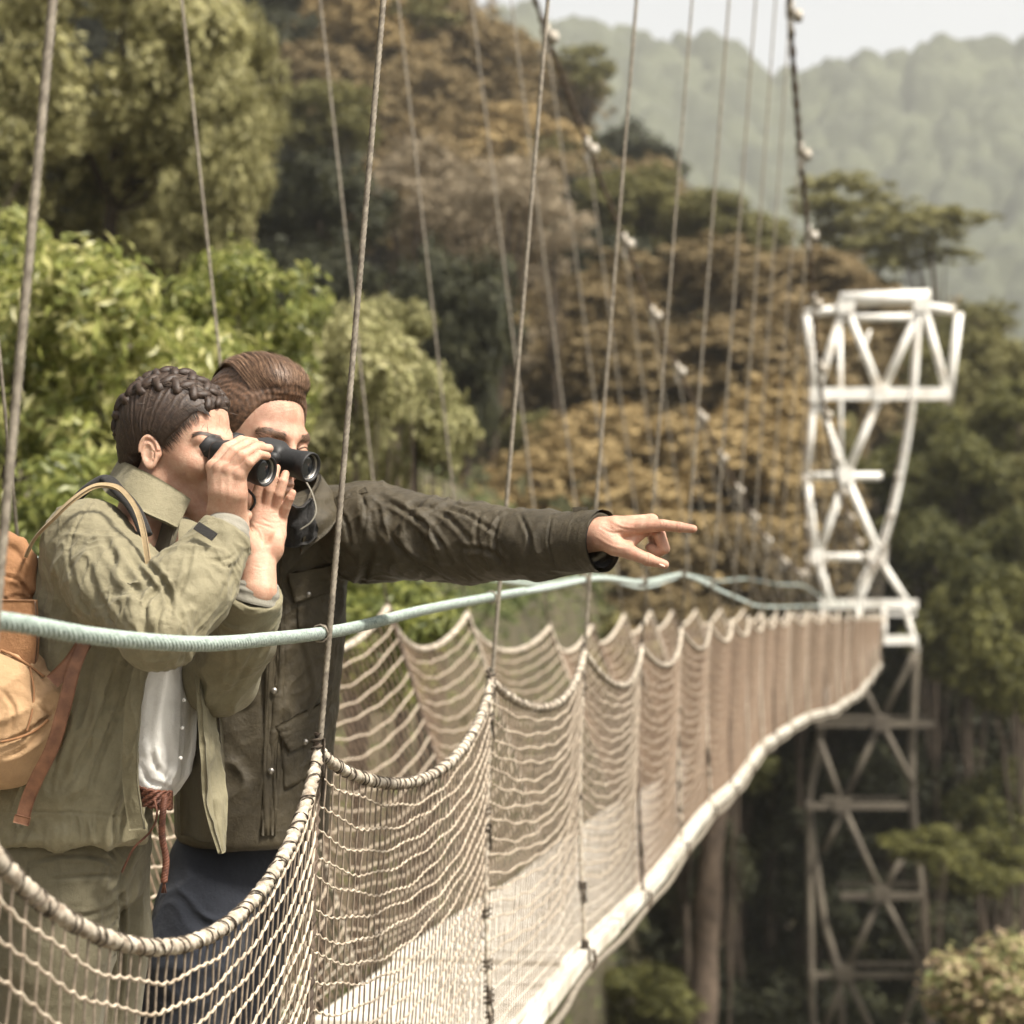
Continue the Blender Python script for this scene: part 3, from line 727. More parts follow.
# trees on the saddle against the far ridge
T('acacia', 850, 215, 80, 72, 52, 'open flat-topped tree standing against the hazy ridge, left one of two', limbs=5)
T('acacia', 930, 238, 78, 62, 40, 'open flat-topped tree leaning right against the hazy ridge')
T('acacia', 868, 265, 78, 55, 40, 'small spreading tree just above the top of the tower')
T('acacia', 420, 10, 95, 50, 45, 'dark-crowned tree on the skyline at the top of the hill')
T('acacia', 585, 75, 100, 38, 35, 'sparse hazy tree sticking out from the brown hill crest')
# right side
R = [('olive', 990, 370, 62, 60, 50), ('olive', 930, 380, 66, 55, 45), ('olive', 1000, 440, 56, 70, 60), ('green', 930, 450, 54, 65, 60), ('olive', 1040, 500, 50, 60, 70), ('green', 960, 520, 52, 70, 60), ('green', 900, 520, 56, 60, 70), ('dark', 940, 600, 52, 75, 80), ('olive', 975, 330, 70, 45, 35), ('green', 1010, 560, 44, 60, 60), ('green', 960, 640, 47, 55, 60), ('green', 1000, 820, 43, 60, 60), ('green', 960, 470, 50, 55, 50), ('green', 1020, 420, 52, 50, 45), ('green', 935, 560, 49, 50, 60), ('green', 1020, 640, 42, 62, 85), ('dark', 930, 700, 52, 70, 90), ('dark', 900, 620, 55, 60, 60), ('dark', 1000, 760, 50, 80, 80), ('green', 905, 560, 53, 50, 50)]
for kd, px, py, Y, rx, rz in R:
    T(kd, px, py, Y, rx, rz, {'olive': 'yellowish olive tree right of the tower', 'green': 'green tree right of the tower', 'dark': 'dark tree right of the tower'}[kd], 'trees right of the tower, '+kd)
T('green', 925, 845, 38, 42, 22, 'small light green spray of leaves beside the lower tower legs')
T('green', 985, 860, 40, 60, 35, 'dim green bough right of the lower tower legs')
T('blossom', 1000, 995, 20, 75, 62, 'shrub with pale cream and pinkish leaves in the bottom right corner')
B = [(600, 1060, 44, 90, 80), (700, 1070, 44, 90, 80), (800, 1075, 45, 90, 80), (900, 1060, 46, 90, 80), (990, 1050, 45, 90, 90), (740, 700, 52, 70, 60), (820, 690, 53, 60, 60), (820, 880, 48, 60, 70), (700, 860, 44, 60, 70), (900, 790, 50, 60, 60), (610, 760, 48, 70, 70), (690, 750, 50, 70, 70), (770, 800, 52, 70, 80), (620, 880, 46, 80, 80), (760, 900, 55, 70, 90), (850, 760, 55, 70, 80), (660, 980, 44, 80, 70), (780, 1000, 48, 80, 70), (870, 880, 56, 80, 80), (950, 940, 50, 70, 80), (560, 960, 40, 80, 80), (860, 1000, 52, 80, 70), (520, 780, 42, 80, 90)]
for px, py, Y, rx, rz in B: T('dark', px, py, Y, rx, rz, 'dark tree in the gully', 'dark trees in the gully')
T('green', 640, 1000, 36, 60, 40, 'dim green tree top low beneath the bridge beam')
T('green', 735, 770, 40, 38, 30, 'leafy top of the pale trunk standing under the bridge')
pp = [PY(x, y, 39.5) for x, y in ((716, 790), (708, 900), (703, 1010), (700, 1100))]
V, Fs = tube(smooth_path(pp, 14), np.linspace(.26, .36, 14)*(.85+.08*np.sin(np.arange(14)*1.7)), 12); rt = empty('bare_trunk', pp[-1]-[0, 0, 8], 'thick pale brown tree trunk standing in the dark gully under the bridge', 'tree')
g = Geo(); g.addm(V, Fs); V, Fs = tube([pp[-1]+[0, 0, .1], pp[-1]-[0, 0, 9]], [.43, .55], 9); g.addm(V, Fs); g.build('trunk', M_barkp, rt)
g = Geo()
for k in range(5):
    a = RNG.uniform(0, 6.28); V, Fs = tube(smooth_path([pp[0], pp[0]+[math.cos(a)*.6, math.sin(a)*.5, .8], pp[0]+[math.cos(a)*1.3, math.sin(a)*1.2, 1.3]], 6), np.linspace(.2, .05, 6), 6); g.addm(V, Fs)
g.build('limb', M_barkp, rt)

# labels: copies that share wording are told apart by where they stand, counted from the left
def ordw(i, n):
    W = ['leftmost', 'second from the left', 'third from the left', 'fourth from the left', 'fifth from the left', 'sixth from the left', 'seventh from the left', 'eighth from the left', 'ninth from the left', 'tenth from the left']
    if n > 1 and i == n-1: return 'rightmost'
    return W[i] if i < len(W) else '%dth from the left' % (i+1)
bpy.context.view_layer.update(); G_ = {}
for o in COL.objects:
    if o.parent is None and 'label' in o and o.get('group') and o.type == 'EMPTY' and any(c.name.startswith('crown') for c in o.children):
        cw = [c for c in o.children if c.name.startswith('crown')][0].matrix_world.translation; x_, y_ = to_px(np.array(cw)); G_.setdefault(o['label'], []).append((float(x_), float(y_), o))
for lab, L_ in G_.items():
    if len(L_) < 2: continue
    L_.sort(key=lambda t: t[1]); nb_ = max(1, min(6, round(len(L_)/7))); names = {1: [''], 2: ['upper', 'lower'], 3: ['top', 'middle', 'bottom'], 4: ['highest', 'second highest', 'third highest', 'lowest'], 5: ['highest', 'second highest', 'third highest', 'fourth highest', 'lowest'], 6: ['highest', 'second highest', 'third highest', 'fourth highest', 'fifth highest', 'lowest']}[nb_]
    for r_ in range(nb_):
        row = sorted(L_[len(L_)*r_//nb_:len(L_)*(r_+1)//nb_], key=lambda t: t[0])
        for i, (x_, y_, o) in enumerate(row): o['label'] = lab+', '+ordw(i, len(row))+(' in the '+names[r_]+' row' if names[r_] else '')

# ---- haze
hz = bpy.data.materials.new('haze_air'); hz.use_nodes = True; nt = hz.node_tree
for nn in list(nt.nodes):
    if nn.type != 'OUTPUT_MATERIAL': nt.nodes.remove(nn)
pv = nt.nodes.new('ShaderNodeVolumePrincipled'); pv.inputs['Color'].default_value = (.95, .96, .93, 1); pv.inputs['Density'].default_value = .0004; pv.inputs['Anisotropy'].default_value = .3
nt.links.new(pv.outputs[0], nt.nodes['Material Output'].inputs['Volume'])
x0, x1, y0, y1, z0, z1 = -730, 460, -45, 905, -90, 262
V = [(x, y, z) for z in (z0, z1) for y in (y0, y1) for x in (x0, x1)]
add('haze', V, np.array([[0, 2, 3, 1], [4, 5, 7, 6], [0, 1, 5, 4], [2, 6, 7, 3], [0, 4, 6, 2], [1, 3, 7, 5]]), hz, smooth=False, kind='stuff')
# ---------------- figure modelling helpers (camera-aligned coordinates: right, up, forward)
def unit(v): v = np.asarray(v, float); return v/np.linalg.norm(v)
class Frame:
    """local frame: X forward (face), Y the figure's left, Z up"""
    def __init__(s, o, yaw, pitch=0, roll=0):
        # yaw: degrees the facing direction turns from image-right towards the camera
        a = math.radians(yaw); p = math.radians(pitch); r = math.radians(roll)
        f = np.array([math.cos(a)*math.cos(p), -math.sin(p), -math.sin(a)*math.cos(p)])
        l = np.array([math.sin(a), 0, math.cos(a)]); u = np.cross(l, f)
        if u[1] < 0: u = -u
        l2 = l*math.cos(r)+u*math.sin(r); u2 = u*math.cos(r)-l*math.sin(r)
        s.o = np.asarray(o, float); s.X, s.Y, s.Z = f, l2, u2
        s.M = np.stack([f, l2, u2], 0)
    def w(s, p): return s.o+np.asarray(p, float)@s.M          # local -> cam coords
    def l(s, p): return (p-s.o)@s.M.T
def s_box(p, h, r):
    q = np.abs(p)-(np.asarray(h, np.float32)-r)
    return np.sqrt((np.maximum(q, 0)**2).sum(-1))+np.minimum(q.max(-1), 0)-r
def s_rot(p, c, fx, fy):
    """coordinates in a frame at c with x axis fx, y axis near fy"""
    x = unit(fx); y = np.asarray(fy, float); y = unit(y-x*x.dot(y)); z = np.cross(x, y)
    return (p-np.asarray(c, np.float32))@np.stack([x, y, z], 1).astype(np.float32)
def s_loft(p, tab, k=.02):
    """tab rows: y, cx, cz, rx, rz (cam coords); elliptical body sections stacked in y"""
    tab = np.array(sorted(tab)); y = p[..., 1]
    cx, cz, rx, rz = (np.interp(y, tab[:, 0], tab[:, i]).astype(np.float32) for i in (1, 2, 3, 4))
    q = np.sqrt(((p[..., 0]-cx)/rx)**2+((p[..., 2]-cz)/rz)**2)
    d = (q-1)*np.minimum(rx, rz)
    return smax(smax(d, y-tab[-1, 0], k), tab[0, 0]-y, k)
def head_sdf(q, s=1.0, male=False):
    """q in head-local coordinates / returns distance (metres)"""
    q = q/s; ay = q.copy(); ay[..., 1] = np.abs(ay[..., 1])
    m = 1 if male else 0
    d = s_ell(q, (-.012, 0, .033), (.095, .073+.002*m, .086))
    d = smin(d, s_ell(q, (.02, 0, -.032), (.066, .051+.009*m, .082)), .03)
    d = smin(d, s_cap(ay, (-.005, .047+.009*m, -.056), (.062, .016+.005*m, -.1-.006*m), .017, .015+.003*m), .025)
    d = smin(d, s_ell(q, (.072, 0, -.1-.006*m), (.016+.002*m, .02+.003*m, .015)), .02)
    d = smin(d, s_ell(ay, (.06, .038, -.022), (.026, .023, .024)), .02)
    d = smin(d, s_cap(ay, (.086, .008, .02), (.07, .042, .019), .010+.002*m, .010+.002*m), .016)
    e = s_ell(ay, (.101, .032, .0), (.018, .020, .013)); d = smax(d, -e, .012)
    d = smin(d, s_ell(ay, (.074, .032, .0), (.0165, .0175, .0135)), .004)
    d = smin(d, s_cap(q, (.090, 0, .012), (.111+.002*m, 0, -.030), .0065+.001*m, .0095), .010)
    d = smin(d, s_ell(q, (.112+.002*m, 0, -.034), (.011, .0105, .009)), .008)
    d = smin(d, s_ell(ay, (.101, .0115, -.038), (.009, .0065, .007)), .006)
    d = smin(d, s_ell(q, (.082, 0, -.062), (.016, .028, .022)), .012)
    d = smin(d, s_ell(q, (.095, 0, -.0575), (.0075, .020, .0045)), .004)
    d = smin(d, s_ell(q, (.0935, 0, -.0685), (.0078, .018, .0055)), .004)
    d = smax(d, -s_ell(q, (.106, 0, -.063), (.012, .021, .0012)), .003)
    # ear
    def ear(q):
        c, sn = math.cos(.25), math.sin(.25)
        e = ay-np.array([-.000, .076, -.012], np.float32)
        x = e[..., 0]*c+e[..., 2]*sn; z = -e[..., 0]*sn+e[..., 2]*c; y = e[..., 1]+x*.35
        w_ = np.where(z < 0, .013, .017)
        r = np.sqrt((x/w_)**2+(z/.029)**2)
        out = smax((r-1)*.014, np.abs(y-.003)-.0045, .004)
        bowl = smax((r-.74)*.014, -(y-.0035), .002)
        out = smax(out, -bowl, .002)
        inner = np.sqrt(((x+.001)/(w_*.5))**2+((z+.002)/.016)**2)
        out = smin(out, smax(np.abs((inner-1)*.008)-.0016, np.abs(y-.003)-.0035, .002), .002)
        out = smin(out, s_ell(np.stack([x, y, z], -1), (.012, .0, -.005), (.004, .005, .006)), .003)
        return smin(out, s_ell(np.stack([x, y, z], -1), (.004, -.004, 0), (.010, .006, .018)), .004)
    d = smin(d, ear(q), .003)
    return d*s
def flow_ribbons(P, width, g, m=0):
    """P list of (n,3) polylines with outward normals -> thin ribbons"""
    for pts, nr in P:
        T = np.gradient(pts, axis=0); S = np.cross(T, nr); S /= np.linalg.norm(S, axis=1, keepdims=True)+1e-9
        n = len(pts); w_ = width*np.sin(np.linspace(.25, math.pi-.08, n))[:, None]
        V = np.concatenate([pts-S*w_, pts+S*w_]); i = np.arange(n-1)
        g.add(V, np.stack([i, i+1, n+i+1, n+i], 1), m)
def project(fn, p, it=6):
    """move points onto the surface fn=0; returns points and normals"""
    p = np.asarray(p, np.float32).copy()
    for _ in range(it):
        d = fn(p); e = .002; g = np.stack([fn(p+np.array(v, np.float32)*e)-fn(p-np.array(v, np.float32)*e) for v in ((1, 0, 0), (0, 1, 0), (0, 0, 1))], -1)
        g /= np.linalg.norm(g, axis=-1, keepdims=True)+1e-9; p = p-g*d[..., None]*.9
    return p, g
def project_many(fn, L, it=5):
    n = [len(a) for a in L]; P, nn = project(fn, np.concatenate(L), it); k = np.cumsum(n)[:-1]
    return list(zip(np.split(P, k), np.split(nn, k)))
def px_of(V): return 512+F*V[:, 0]/V[:, 2], 512-F*V[:, 1]/V[:, 2]
def crease(V, Nn, strokes):
    """strokes: (list of (px,py), width px, depth mm) pressed into the side that the photo shows"""
    x, y = px_of(V); P = np.stack([x, y], 1); face = np.clip(-(Nn*V/np.linalg.norm(V, axis=1, keepdims=True)).sum(1)*3, 0, 1)
    D = np.zeros(len(V))
    for pts, w_, dep in strokes:
        pts = np.asarray(pts, float)
        if len(pts) > 2: pts = smooth_path(pts, 14)
        best = np.full(len(V), 1e9); tt = np.zeros(len(V)); n = len(pts)-1
        lo = pts.min(0)-w_*4; hi = pts.max(0)+w_*4
        idx = np.where((P > lo).all(1) & (P < hi).all(1) & (face > 0))[0]
        if len(idx) == 0: continue
        q = P[idx]; b = best[idx]; t_ = tt[idx]; side = np.zeros(len(idx))
        for i in range(n):
            a, c = pts[i], pts[i+1]; d = c-a; L2 = d@d+1e-9
            h = np.clip(((q-a)@d)/L2, 0, 1); off = q-a-h[:, None]*d; r = np.hypot(off[:, 0], off[:, 1])
            m = r < b; b = np.where(m, r, b); t_ = np.where(m, (i+h)/n, t_); side = np.where(m, np.sign(d[0]*off[:, 1]-d[1]*off[:, 0]), side)
        end = np.sin(np.clip(t_, .02, .98)*math.pi)**.5
        u = b/w_
        D[idx] += -dep*.001*end*(np.exp(-u*u)-.55*np.exp(-(u-1.7)**2*1.4))
    return V+Nn*(D*face)[:, None]
def folds(V, Nn, spec):
    """spec: (centre, radius, fold axis direction, amplitude mm, freq 1/m, seed)"""
    D = np.zeros(len(V))
    for c, rad, ax, amp, fr, sd in spec:
        c = np.asarray(c, float); r = np.linalg.norm((V-c)/np.asarray(rad, float), axis=1); w_ = np.exp(-np.clip(r, 0, 9)**2*1.1)
        m = w_ > .02
        if not m.any(): continue
        ax = unit(ax); a = V[m]@ax; per = V[m]-a[:, None]*ax
        warp = vnoise(V[m]*11+sd*3.1)[:, None]*.035
        q = per*fr+ax*(a*fr*.2)[:, None]+warp*fr+sd*5.7
        n = vnoise(q); n2 = vnoise(q*2.1+9)
        rd = np.clip(1-np.abs(n)*1.9, 0, 1)**1.8*1.7-.45
        D[m] += w_[m]*amp*.001*(rd*.8+n2*.35)
    return V+Nn*D[:, None]
def chain_hand(p, segs, k=.004):
    d = None
    for pts, rs in segs:
        e = s_chain(p, pts, rs, .002); d = e if d is None else smin(d, e, k)
    return d
def cam_add(name, V, Fs, m, parent, **k): return add(name, to_world(np.asarray(V, float)), Fs, m, parent, **k)
def bbox(pts, pad):
    pts = np.asarray(pts, float); return pts.min(0)-pad, pts.max(0)+pad
def cloth(name, col, col2, rough=.75, weave=900, bump=.0009, sheen=.08):
    m, nt, b = newmat(name); tc = N(nt, 'ShaderNodeTexCoord')
    n1 = N(nt, 'ShaderNodeTexNoise', Scale=7.0, Detail=6, Roughness=.65); n2 = N(nt, 'ShaderNodeTexNoise', Scale=weave, Detail=2); n3 = N(nt, 'ShaderNodeTexNoise', Scale=60.0, Detail=5, Roughness=.7)
    for n in (n1, n2, n3): nt.links.new(tc.outputs['Object'], n.inputs['Vector'])
    r = N(nt, 'ShaderNodeValToRGB'); r.color_ramp.elements[0].position = .36; r.color_ramp.elements[1].position = .62
    r.color_ramp.elements[0].color = (*col2, 1); r.color_ramp.elements[1].color = (*col, 1)
    mx = N(nt, 'ShaderNodeMath', operation='MULTIPLY_ADD'); mx.inputs[1].default_value = .45
    m3 = N(nt, 'ShaderNodeMath', operation='MULTIPLY'); m3.inputs[1].default_value = .55
    nt.links.new(n3.outputs['Fac'], mx.inputs[0]); nt.links.new(n1.outputs['Fac'], m3.inputs[0]); nt.links.new(m3.outputs[0], mx.inputs[2])
    nt.links.new(mx.outputs[0], r.inputs['Fac']); nt.links.new(r.outputs['Color'], b.inputs['Base Color'])
    b.inputs['Roughness'].default_value = rough; b.inputs['Sheen Weight'].default_value = sheen; b.inputs['Specular IOR Level'].default_value = .3
    ad = N(nt, 'ShaderNodeMath', operation='MULTIPLY_ADD'); ad.inputs[1].default_value = .35
    nt.links.new(n2.outputs['Fac'], ad.inputs[0]); nt.links.new(n3.outputs['Fac'], ad.inputs[2])
    bp = N(nt, 'ShaderNodeBump', Strength=1.0, Distance=bump*3); nt.links.new(ad.outputs[0], bp.inputs['Height']); nt.links.new(bp.outputs['Normal'], b.inputs['Normal'])
    return m
def skinmat(name, c1, c2):
    m, nt, b = newmat(name); tc = N(nt, 'ShaderNodeTexCoord')
    n1 = N(nt, 'ShaderNodeTexNoise', Scale=28.0, Detail=5, Roughness=.6); nt.links.new(tc.outputs['Object'], n1.inputs['Vector'])
    r = N(nt, 'ShaderNodeValToRGB'); r.color_ramp.elements[0].position = .35; r.color_ramp.elements[1].position = .65
    r.color_ramp.elements[0].color = (*c2, 1); r.color_ramp.elements[1].color = (*c1, 1)
    nt.links.new(n1.outputs['Fac'], r.inputs['Fac']); nt.links.new(r.outputs['Color'], b.inputs['Base Color'])
    b.inputs['Roughness'].default_value = .48; b.inputs['Specular IOR Level'].default_value = .4
    b.inputs['Subsurface Weight'].default_value = .25; b.inputs['Subsurface Scale'].default_value = .012; b.inputs['Subsurface Radius'].default_value = (1, .35, .2)
    nb = N(nt, 'ShaderNodeTexNoise', Scale=75.0, Detail=4, Roughness=.7); nt.links.new(tc.outputs['Object'], nb.inputs['Vector'])
    rb2 = N(nt, 'ShaderNodeValToRGB'); rb2.color_ramp.elements[0].position = .38; rb2.color_ramp.elements[1].position = .68; rb2.color_ramp.elements[0].color = (1.06, 1.04, 1.0, 1); rb2.color_ramp.elements[1].color = (.90, .72, .66, 1)
    nt.links.new(nb.outputs['Fac'], rb2.inputs['Fac']); mm = nt.nodes.new('ShaderNodeMix'); mm.data_type = 'RGBA'; mm.blend_type = 'MULTIPLY'; mm.inputs[0].default_value = .8
    nt.links.new(r.outputs['Color'], mm.inputs[6]); nt.links.new(rb2.outputs['Color'], mm.inputs[7]); nt.links.new(mm.outputs[2], b.inputs['Base Color'])
    rr_ = N(nt, 'ShaderNodeMapRange'); rr_.inputs['To Min'].default_value = .36; rr_.inputs['To Max'].default_value = .62; nt.links.new(nb.outputs['Fac'], rr_.inputs['Value']); nt.links.new(rr_.outputs[0], b.inputs['Roughness'])
    n2 = N(nt, 'ShaderNodeTexNoise', Scale=330.0, Detail=6, Roughness=.75); nt.links.new(tc.outputs['Object'], n2.inputs['Vector'])
    bp = N(nt, 'ShaderNodeBump', Strength=1.0, Distance=.0012); nt.links.new(n2.outputs['Fac'], bp.inputs['Height']); nt.links.new(bp.outputs['Normal'], b.inputs['Normal'])
    return m
M_skinw = skinmat('skin_woman', (.50, .325, .235), (.41, .245, .17)); M_skinm = skinmat('skin_man', (.47, .295, .21), (.37, .215, .15))
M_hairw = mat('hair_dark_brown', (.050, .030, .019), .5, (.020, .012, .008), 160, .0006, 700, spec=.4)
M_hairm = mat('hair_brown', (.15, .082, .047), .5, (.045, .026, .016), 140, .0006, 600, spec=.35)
M_jacketw = cloth('khaki_cotton', (.215, .190, .115), (.150, .132, .078), .62)
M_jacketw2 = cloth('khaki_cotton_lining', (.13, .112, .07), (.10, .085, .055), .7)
M_jacketm = cloth('waxed_brown_cotton', (.066, .053, .031), (.030, .024, .014), .52, sheen=0)
M_blouse = cloth('white_cotton', (.74, .72, .67), (.62, .60, .55), .95)
M_blouse.node_tree.nodes['Principled BSDF'].inputs['Specular IOR Level'].default_value = .08
M_trous = cloth('olive_twill', (.135, .119, .074), (.095, .084, .05), .75)
M_jeans = cloth('dark_denim', (.018, .021, .029), (.010, .012, .018), .85)
M_canvas = cloth('tan_canvas', (.43, .275, .145), (.32, .195, .10), .7)
M_canvasd = cloth('brown_canvas', (.30, .15, .065), (.22, .105, .045), .7)
M_leather = mat('brown_leather', (.24, .115, .062), .6, (.13, .06, .034), 40, .0008, 200)
M_belt = mat('dark_leather_braid', (.14, .055, .032), .55, (.07, .028, .018), 60, .0006, 300)
M_blackcloth = cloth('black_webbing', (.02, .018, .016), (.012, .011, .01), .8)
M_rubber = mat('black_rubber', (.012, .0115, .011), .5, (.02, .019, .018), 300, .0003, 900, spec=.35)
M_glass = mat('coated_lens', (.012, .014, .016), .06, spec=.9)
M_metal = mat('grey_metal', (.35, .33, .30), .35, metal=.9)
M_eye = mat('eye_white', (.5, .45, .4), .2); M_iris = mat('iris_brown', (.03, .018, .012), .15)
M_nail = mat('nail', (.60, .40, .32), .3)
# ---------------- the woman looking through the binoculars
wf = CC(70, 1330, 3.25)
woman = empty('person', to_world(CC(75, 1325, 3.3)), 'woman in a pale khaki jacket with braided dark hair, holding the binoculars to her eyes', 'person')
HW = Frame(CC(179, 446, 3.25), 26, 8, 0)
body = Geo()
hw = .985
def fn_headw(p):
    q = HW.l(p); d = head_sdf(q, hw)
    nk = s_cap(p, HW.w((-.035, 0, -.05)), CC(142, 540, 3.27), .046, .054)
    return smin(d, nk, .025)
lo, hi = bbox([HW.w((x, y, z)) for x in (-.12, .13) for y in (-.1, .1) for z in (-.13, .14)]+[CC(140, 540, 3.27)], .02)
V, Q = surf(fn_headw, lo, hi, .0021); body.addm(to_world(relax(V, Q, 1, .5)), [Q], 0)
# --- right hand (back of the hand towards the camera) closed over the near barrel
def zc(x, y, dc): return CC(200+x/7.31, 410+y/7.31, dc)
RH = [([zc(190, 760, 3.085), zc(150, 600, 3.075), zc(95, 420, 3.085)], [.0225, .019, .0105]),
      ([zc(190, 760, 3.085), zc(180, 600, 3.065), zc(150, 430, 3.07)], [.0225, .019, .0115]),
      ([zc(210, 780, 3.085), zc(230, 600, 3.06), zc(215, 450, 3.058)], [.0235, .018, .0115]),
      ([zc(225, 780, 3.085), zc(270, 610, 3.06), zc(292, 470, 3.052)], [.0225, .016, .0105]),
      ([zc(95, 415, 3.085), zc(195, 280, 3.10), zc(300, 222, 3.125), zc(400, 235, 3.15)], [.0105, .0092, .0083, .0072]),
      ([zc(150, 430, 3.07), zc(245, 305, 3.075), zc(350, 245, 3.10), zc(450, 262, 3.13)], [.0112, .0096, .0086, .0075]),
      ([zc(220, 452, 3.058), zc(310, 335, 3.055), zc(410, 275, 3.078), zc(505, 282, 3.108)], [.0112, .0095, .0085, .0075]),
      ([zc(292, 475, 3.052), zc(360, 385, 3.045), zc(430, 325, 3.058), zc(490, 335, 3.08)], [.0102, .0085, .0076, .0066]),
      ([zc(150, 640, 3.10), zc(200, 560, 3.135), zc(300, 490, 3.15), zc(380, 470, 3.145)], [.017, .013, .0105, .009]),
      ([zc(175, 740, 3.085), zc(240, 860, 3.09), CC(222, 560, 3.06)], [.0240, .0245, .028])]
def fn_rh(p):
    palm = chain_hand(p, RH[:4]+RH[9:], .012); d = smin(palm, chain_hand(p, RH[8:9]), .006)
    f = None
    for s in RH[4:8]:
        e = s_chain(p, s[0], s[1], .0015)+.0005; f = e if f is None else smin(f, e, .0004)
    d = smin(d, f, .004)
    for s in RH[4:8]: d = smin(d, s_ell(p, s[0][0]+np.array([0, .001, -.003]), (.0085, .0085, .0085)), .006)
    return d
lo, hi = bbox(np.concatenate([s[0] for s in RH]), .03); V, Q = surf(fn_rh, lo, hi, .0016); V = relax(V, Q, 1, .4)
Nn = vnormals(V, Q)
st = [([(216, 463), (217, 480), (219, 500)], 2.2, .25), ([(225, 470), (225, 484), (226, 500)], 2.2, .3), ([(234, 474), (233, 486), (231, 502)], 2.2, .25), ([(212, 512), (226, 517), (240, 518)], 1.2, .7)]
for s in RH[4:8]:
    x, y = px_of(np.array(s[0])); 
    for k in (1, 2):
        for dx in (-.8, .8):
            t = unit(np.array([x[k+1 if k < 3 else k]-x[k-1], y[k+1 if k < 3 else k]-y[k-1], 0]))[:2]; n_ = np.array([-t[1], t[0]]); c = np.array([x[k], y[k]])+t*dx
            st.append(([c-n_*5, c, c+n_*5], .8, .3))
V = crease(V, Nn, st); body.addm(to_world(V), [Q], 0)
# --- left hand, open palm towards the camera
LH = [([CC(258, 590, 3.12), CC(259, 566, 3.135), CC(260, 548, 3.15)], [.030, .0265, .025]),
      ([CC(258, 550, 3.15), CC(257, 528, 3.16), CC(257, 510, 3.165)], [.021, .0155, .0115]),
      ([CC(262, 550, 3.15), CC(264, 528, 3.16), CC(266, 508, 3.165)], [.021, .0150, .0118]),
      ([CC(266, 550, 3.15), CC(271, 530, 3.16), CC(274, 512, 3.168)], [.021, .0150, .0115]),
      ([CC(270, 548, 3.15), CC(277, 535, 3.16), CC(280.5, 521, 3.17)], [.020, .0145, .0105]),
      ([CC(257, 512, 3.165), CC(257.5, 494, 3.158), CC(261, 480, 3.155), CC(265, 469, 3.158)], [.0105, .0095, .0088, .0075]),
      ([CC(266, 509, 3.165), CC(269.5, 490, 3.155), CC(273, 477, 3.155), CC(276.5, 468, 3.165)], [.0110, .0096, .0088, .0075]),
      ([CC(274, 513, 3.168), CC(279, 494, 3.155), CC(283, 482, 3.155), CC(285.5, 474, 3.165)], [.0106, .0092, .0085, .0072]),
      ([CC(280.5, 522, 3.17), CC(286, 507, 3.158), CC(290, 498, 3.152), CC(292.5, 493, 3.152)], [.0095, .0082, .0075, .0066]),
      ([CC(254, 555, 3.135), CC(244, 535, 3.12), CC(241, 522, 3.115), CC(247, 515, 3.12)], [.019, .0125, .0100, .0085])]
def fn_lh(p):
    d = chain_hand(p, LH[:5], .012)
    d = smin(d, s_ell(p, CC(251, 545, 3.13), (.014, .02, .013)), .008); d = smin(d, s_ell(p, CC(276, 545, 3.14), (.012, .02, .012)), .008)
    d = smax(d, -s_ell(p, CC(264, 534, 3.128), (.010, .016, .008)), .008)
    d = smin(d, s_chain(p, LH[9][0], LH[9][1], .003), .006)
    f = None
    for s in LH[5:9]:
        e = s_chain(p, s[0], s[1], .0015)+.0007; f = e if f is None else smin(f, e, .0004)
    return smin(d, f, .003)
lo, hi = bbox(np.concatenate([s[0] for s in LH]), .035); V, Q = surf(fn_lh, lo, hi, .0016); V = relax(V, Q, 1, .4); Nn = vnormals(V, Q)
st = [([(250, 525), (258, 533), (262, 548)], 1.3, 1.2), ([(253, 522), (263, 525), (276, 530)], 1.2, .9), ([(261, 518), (269, 522), (280, 523)], 1.2, .9), ([(252, 565), (260, 568), (268, 566)], 1.0, .7), ([(264, 532), (263, 545), (260, 556)], 1.2, .6)]
for s in LH[5:9]:
    x, y = px_of(np.array(s[0]))
    for k in (0, 1, 2): st.append(([(x[k]-5, y[k]+1), (x[k], y[k]), (x[k]+5, y[k]+1)], .8, .35))
V = crease(V, Nn, [(a, b, c*.6) for a, b, c in st]); body.addm(to_world(V), [Q], 0)
# hidden body under the clothes: trunk, arms and legs down to the deck
def fn_core(p):
    d = s_chain(p, [CC(142, 535, 3.28), CC(125, 620, 3.30), CC(95, 740, 3.34), CC(80, 850, 3.32)], [.06, .09, .085, .09], .05)
    d = smin(d, s_chain(p, [CC(98, 545, 3.16), CC(162, 630, 3.0), CC(222, 560, 3.06)], [.04, .036, .026], .02), .03)
    d = smin(d, s_chain(p, [CC(170, 550, 3.42), CC(222, 668, 3.25), CC(258, 590, 3.12)], [.04, .036, .026], .02), .03)
    for c0, c1, c2 in ((CC(60, 870, 3.28), CC(50, 1060, 3.25), CC(45, 1300, 3.28)), (CC(95, 870, 3.35), CC(96, 1060, 3.36), CC(90, 1300, 3.38))):
        d = smin(d, s_chain(p, [c0, c1, c2], [.060, .048, .034], .03), .03)
    return d
V, Q = surf(fn_core, *bbox([CC(20, 500, 3.1), CC(260, 1310, 3.45), CC(20, 1310, 3.45)], .1), .012); body.addm(to_world(V), [Q], 0)
wb = body.build('body', [M_skinw], woman)
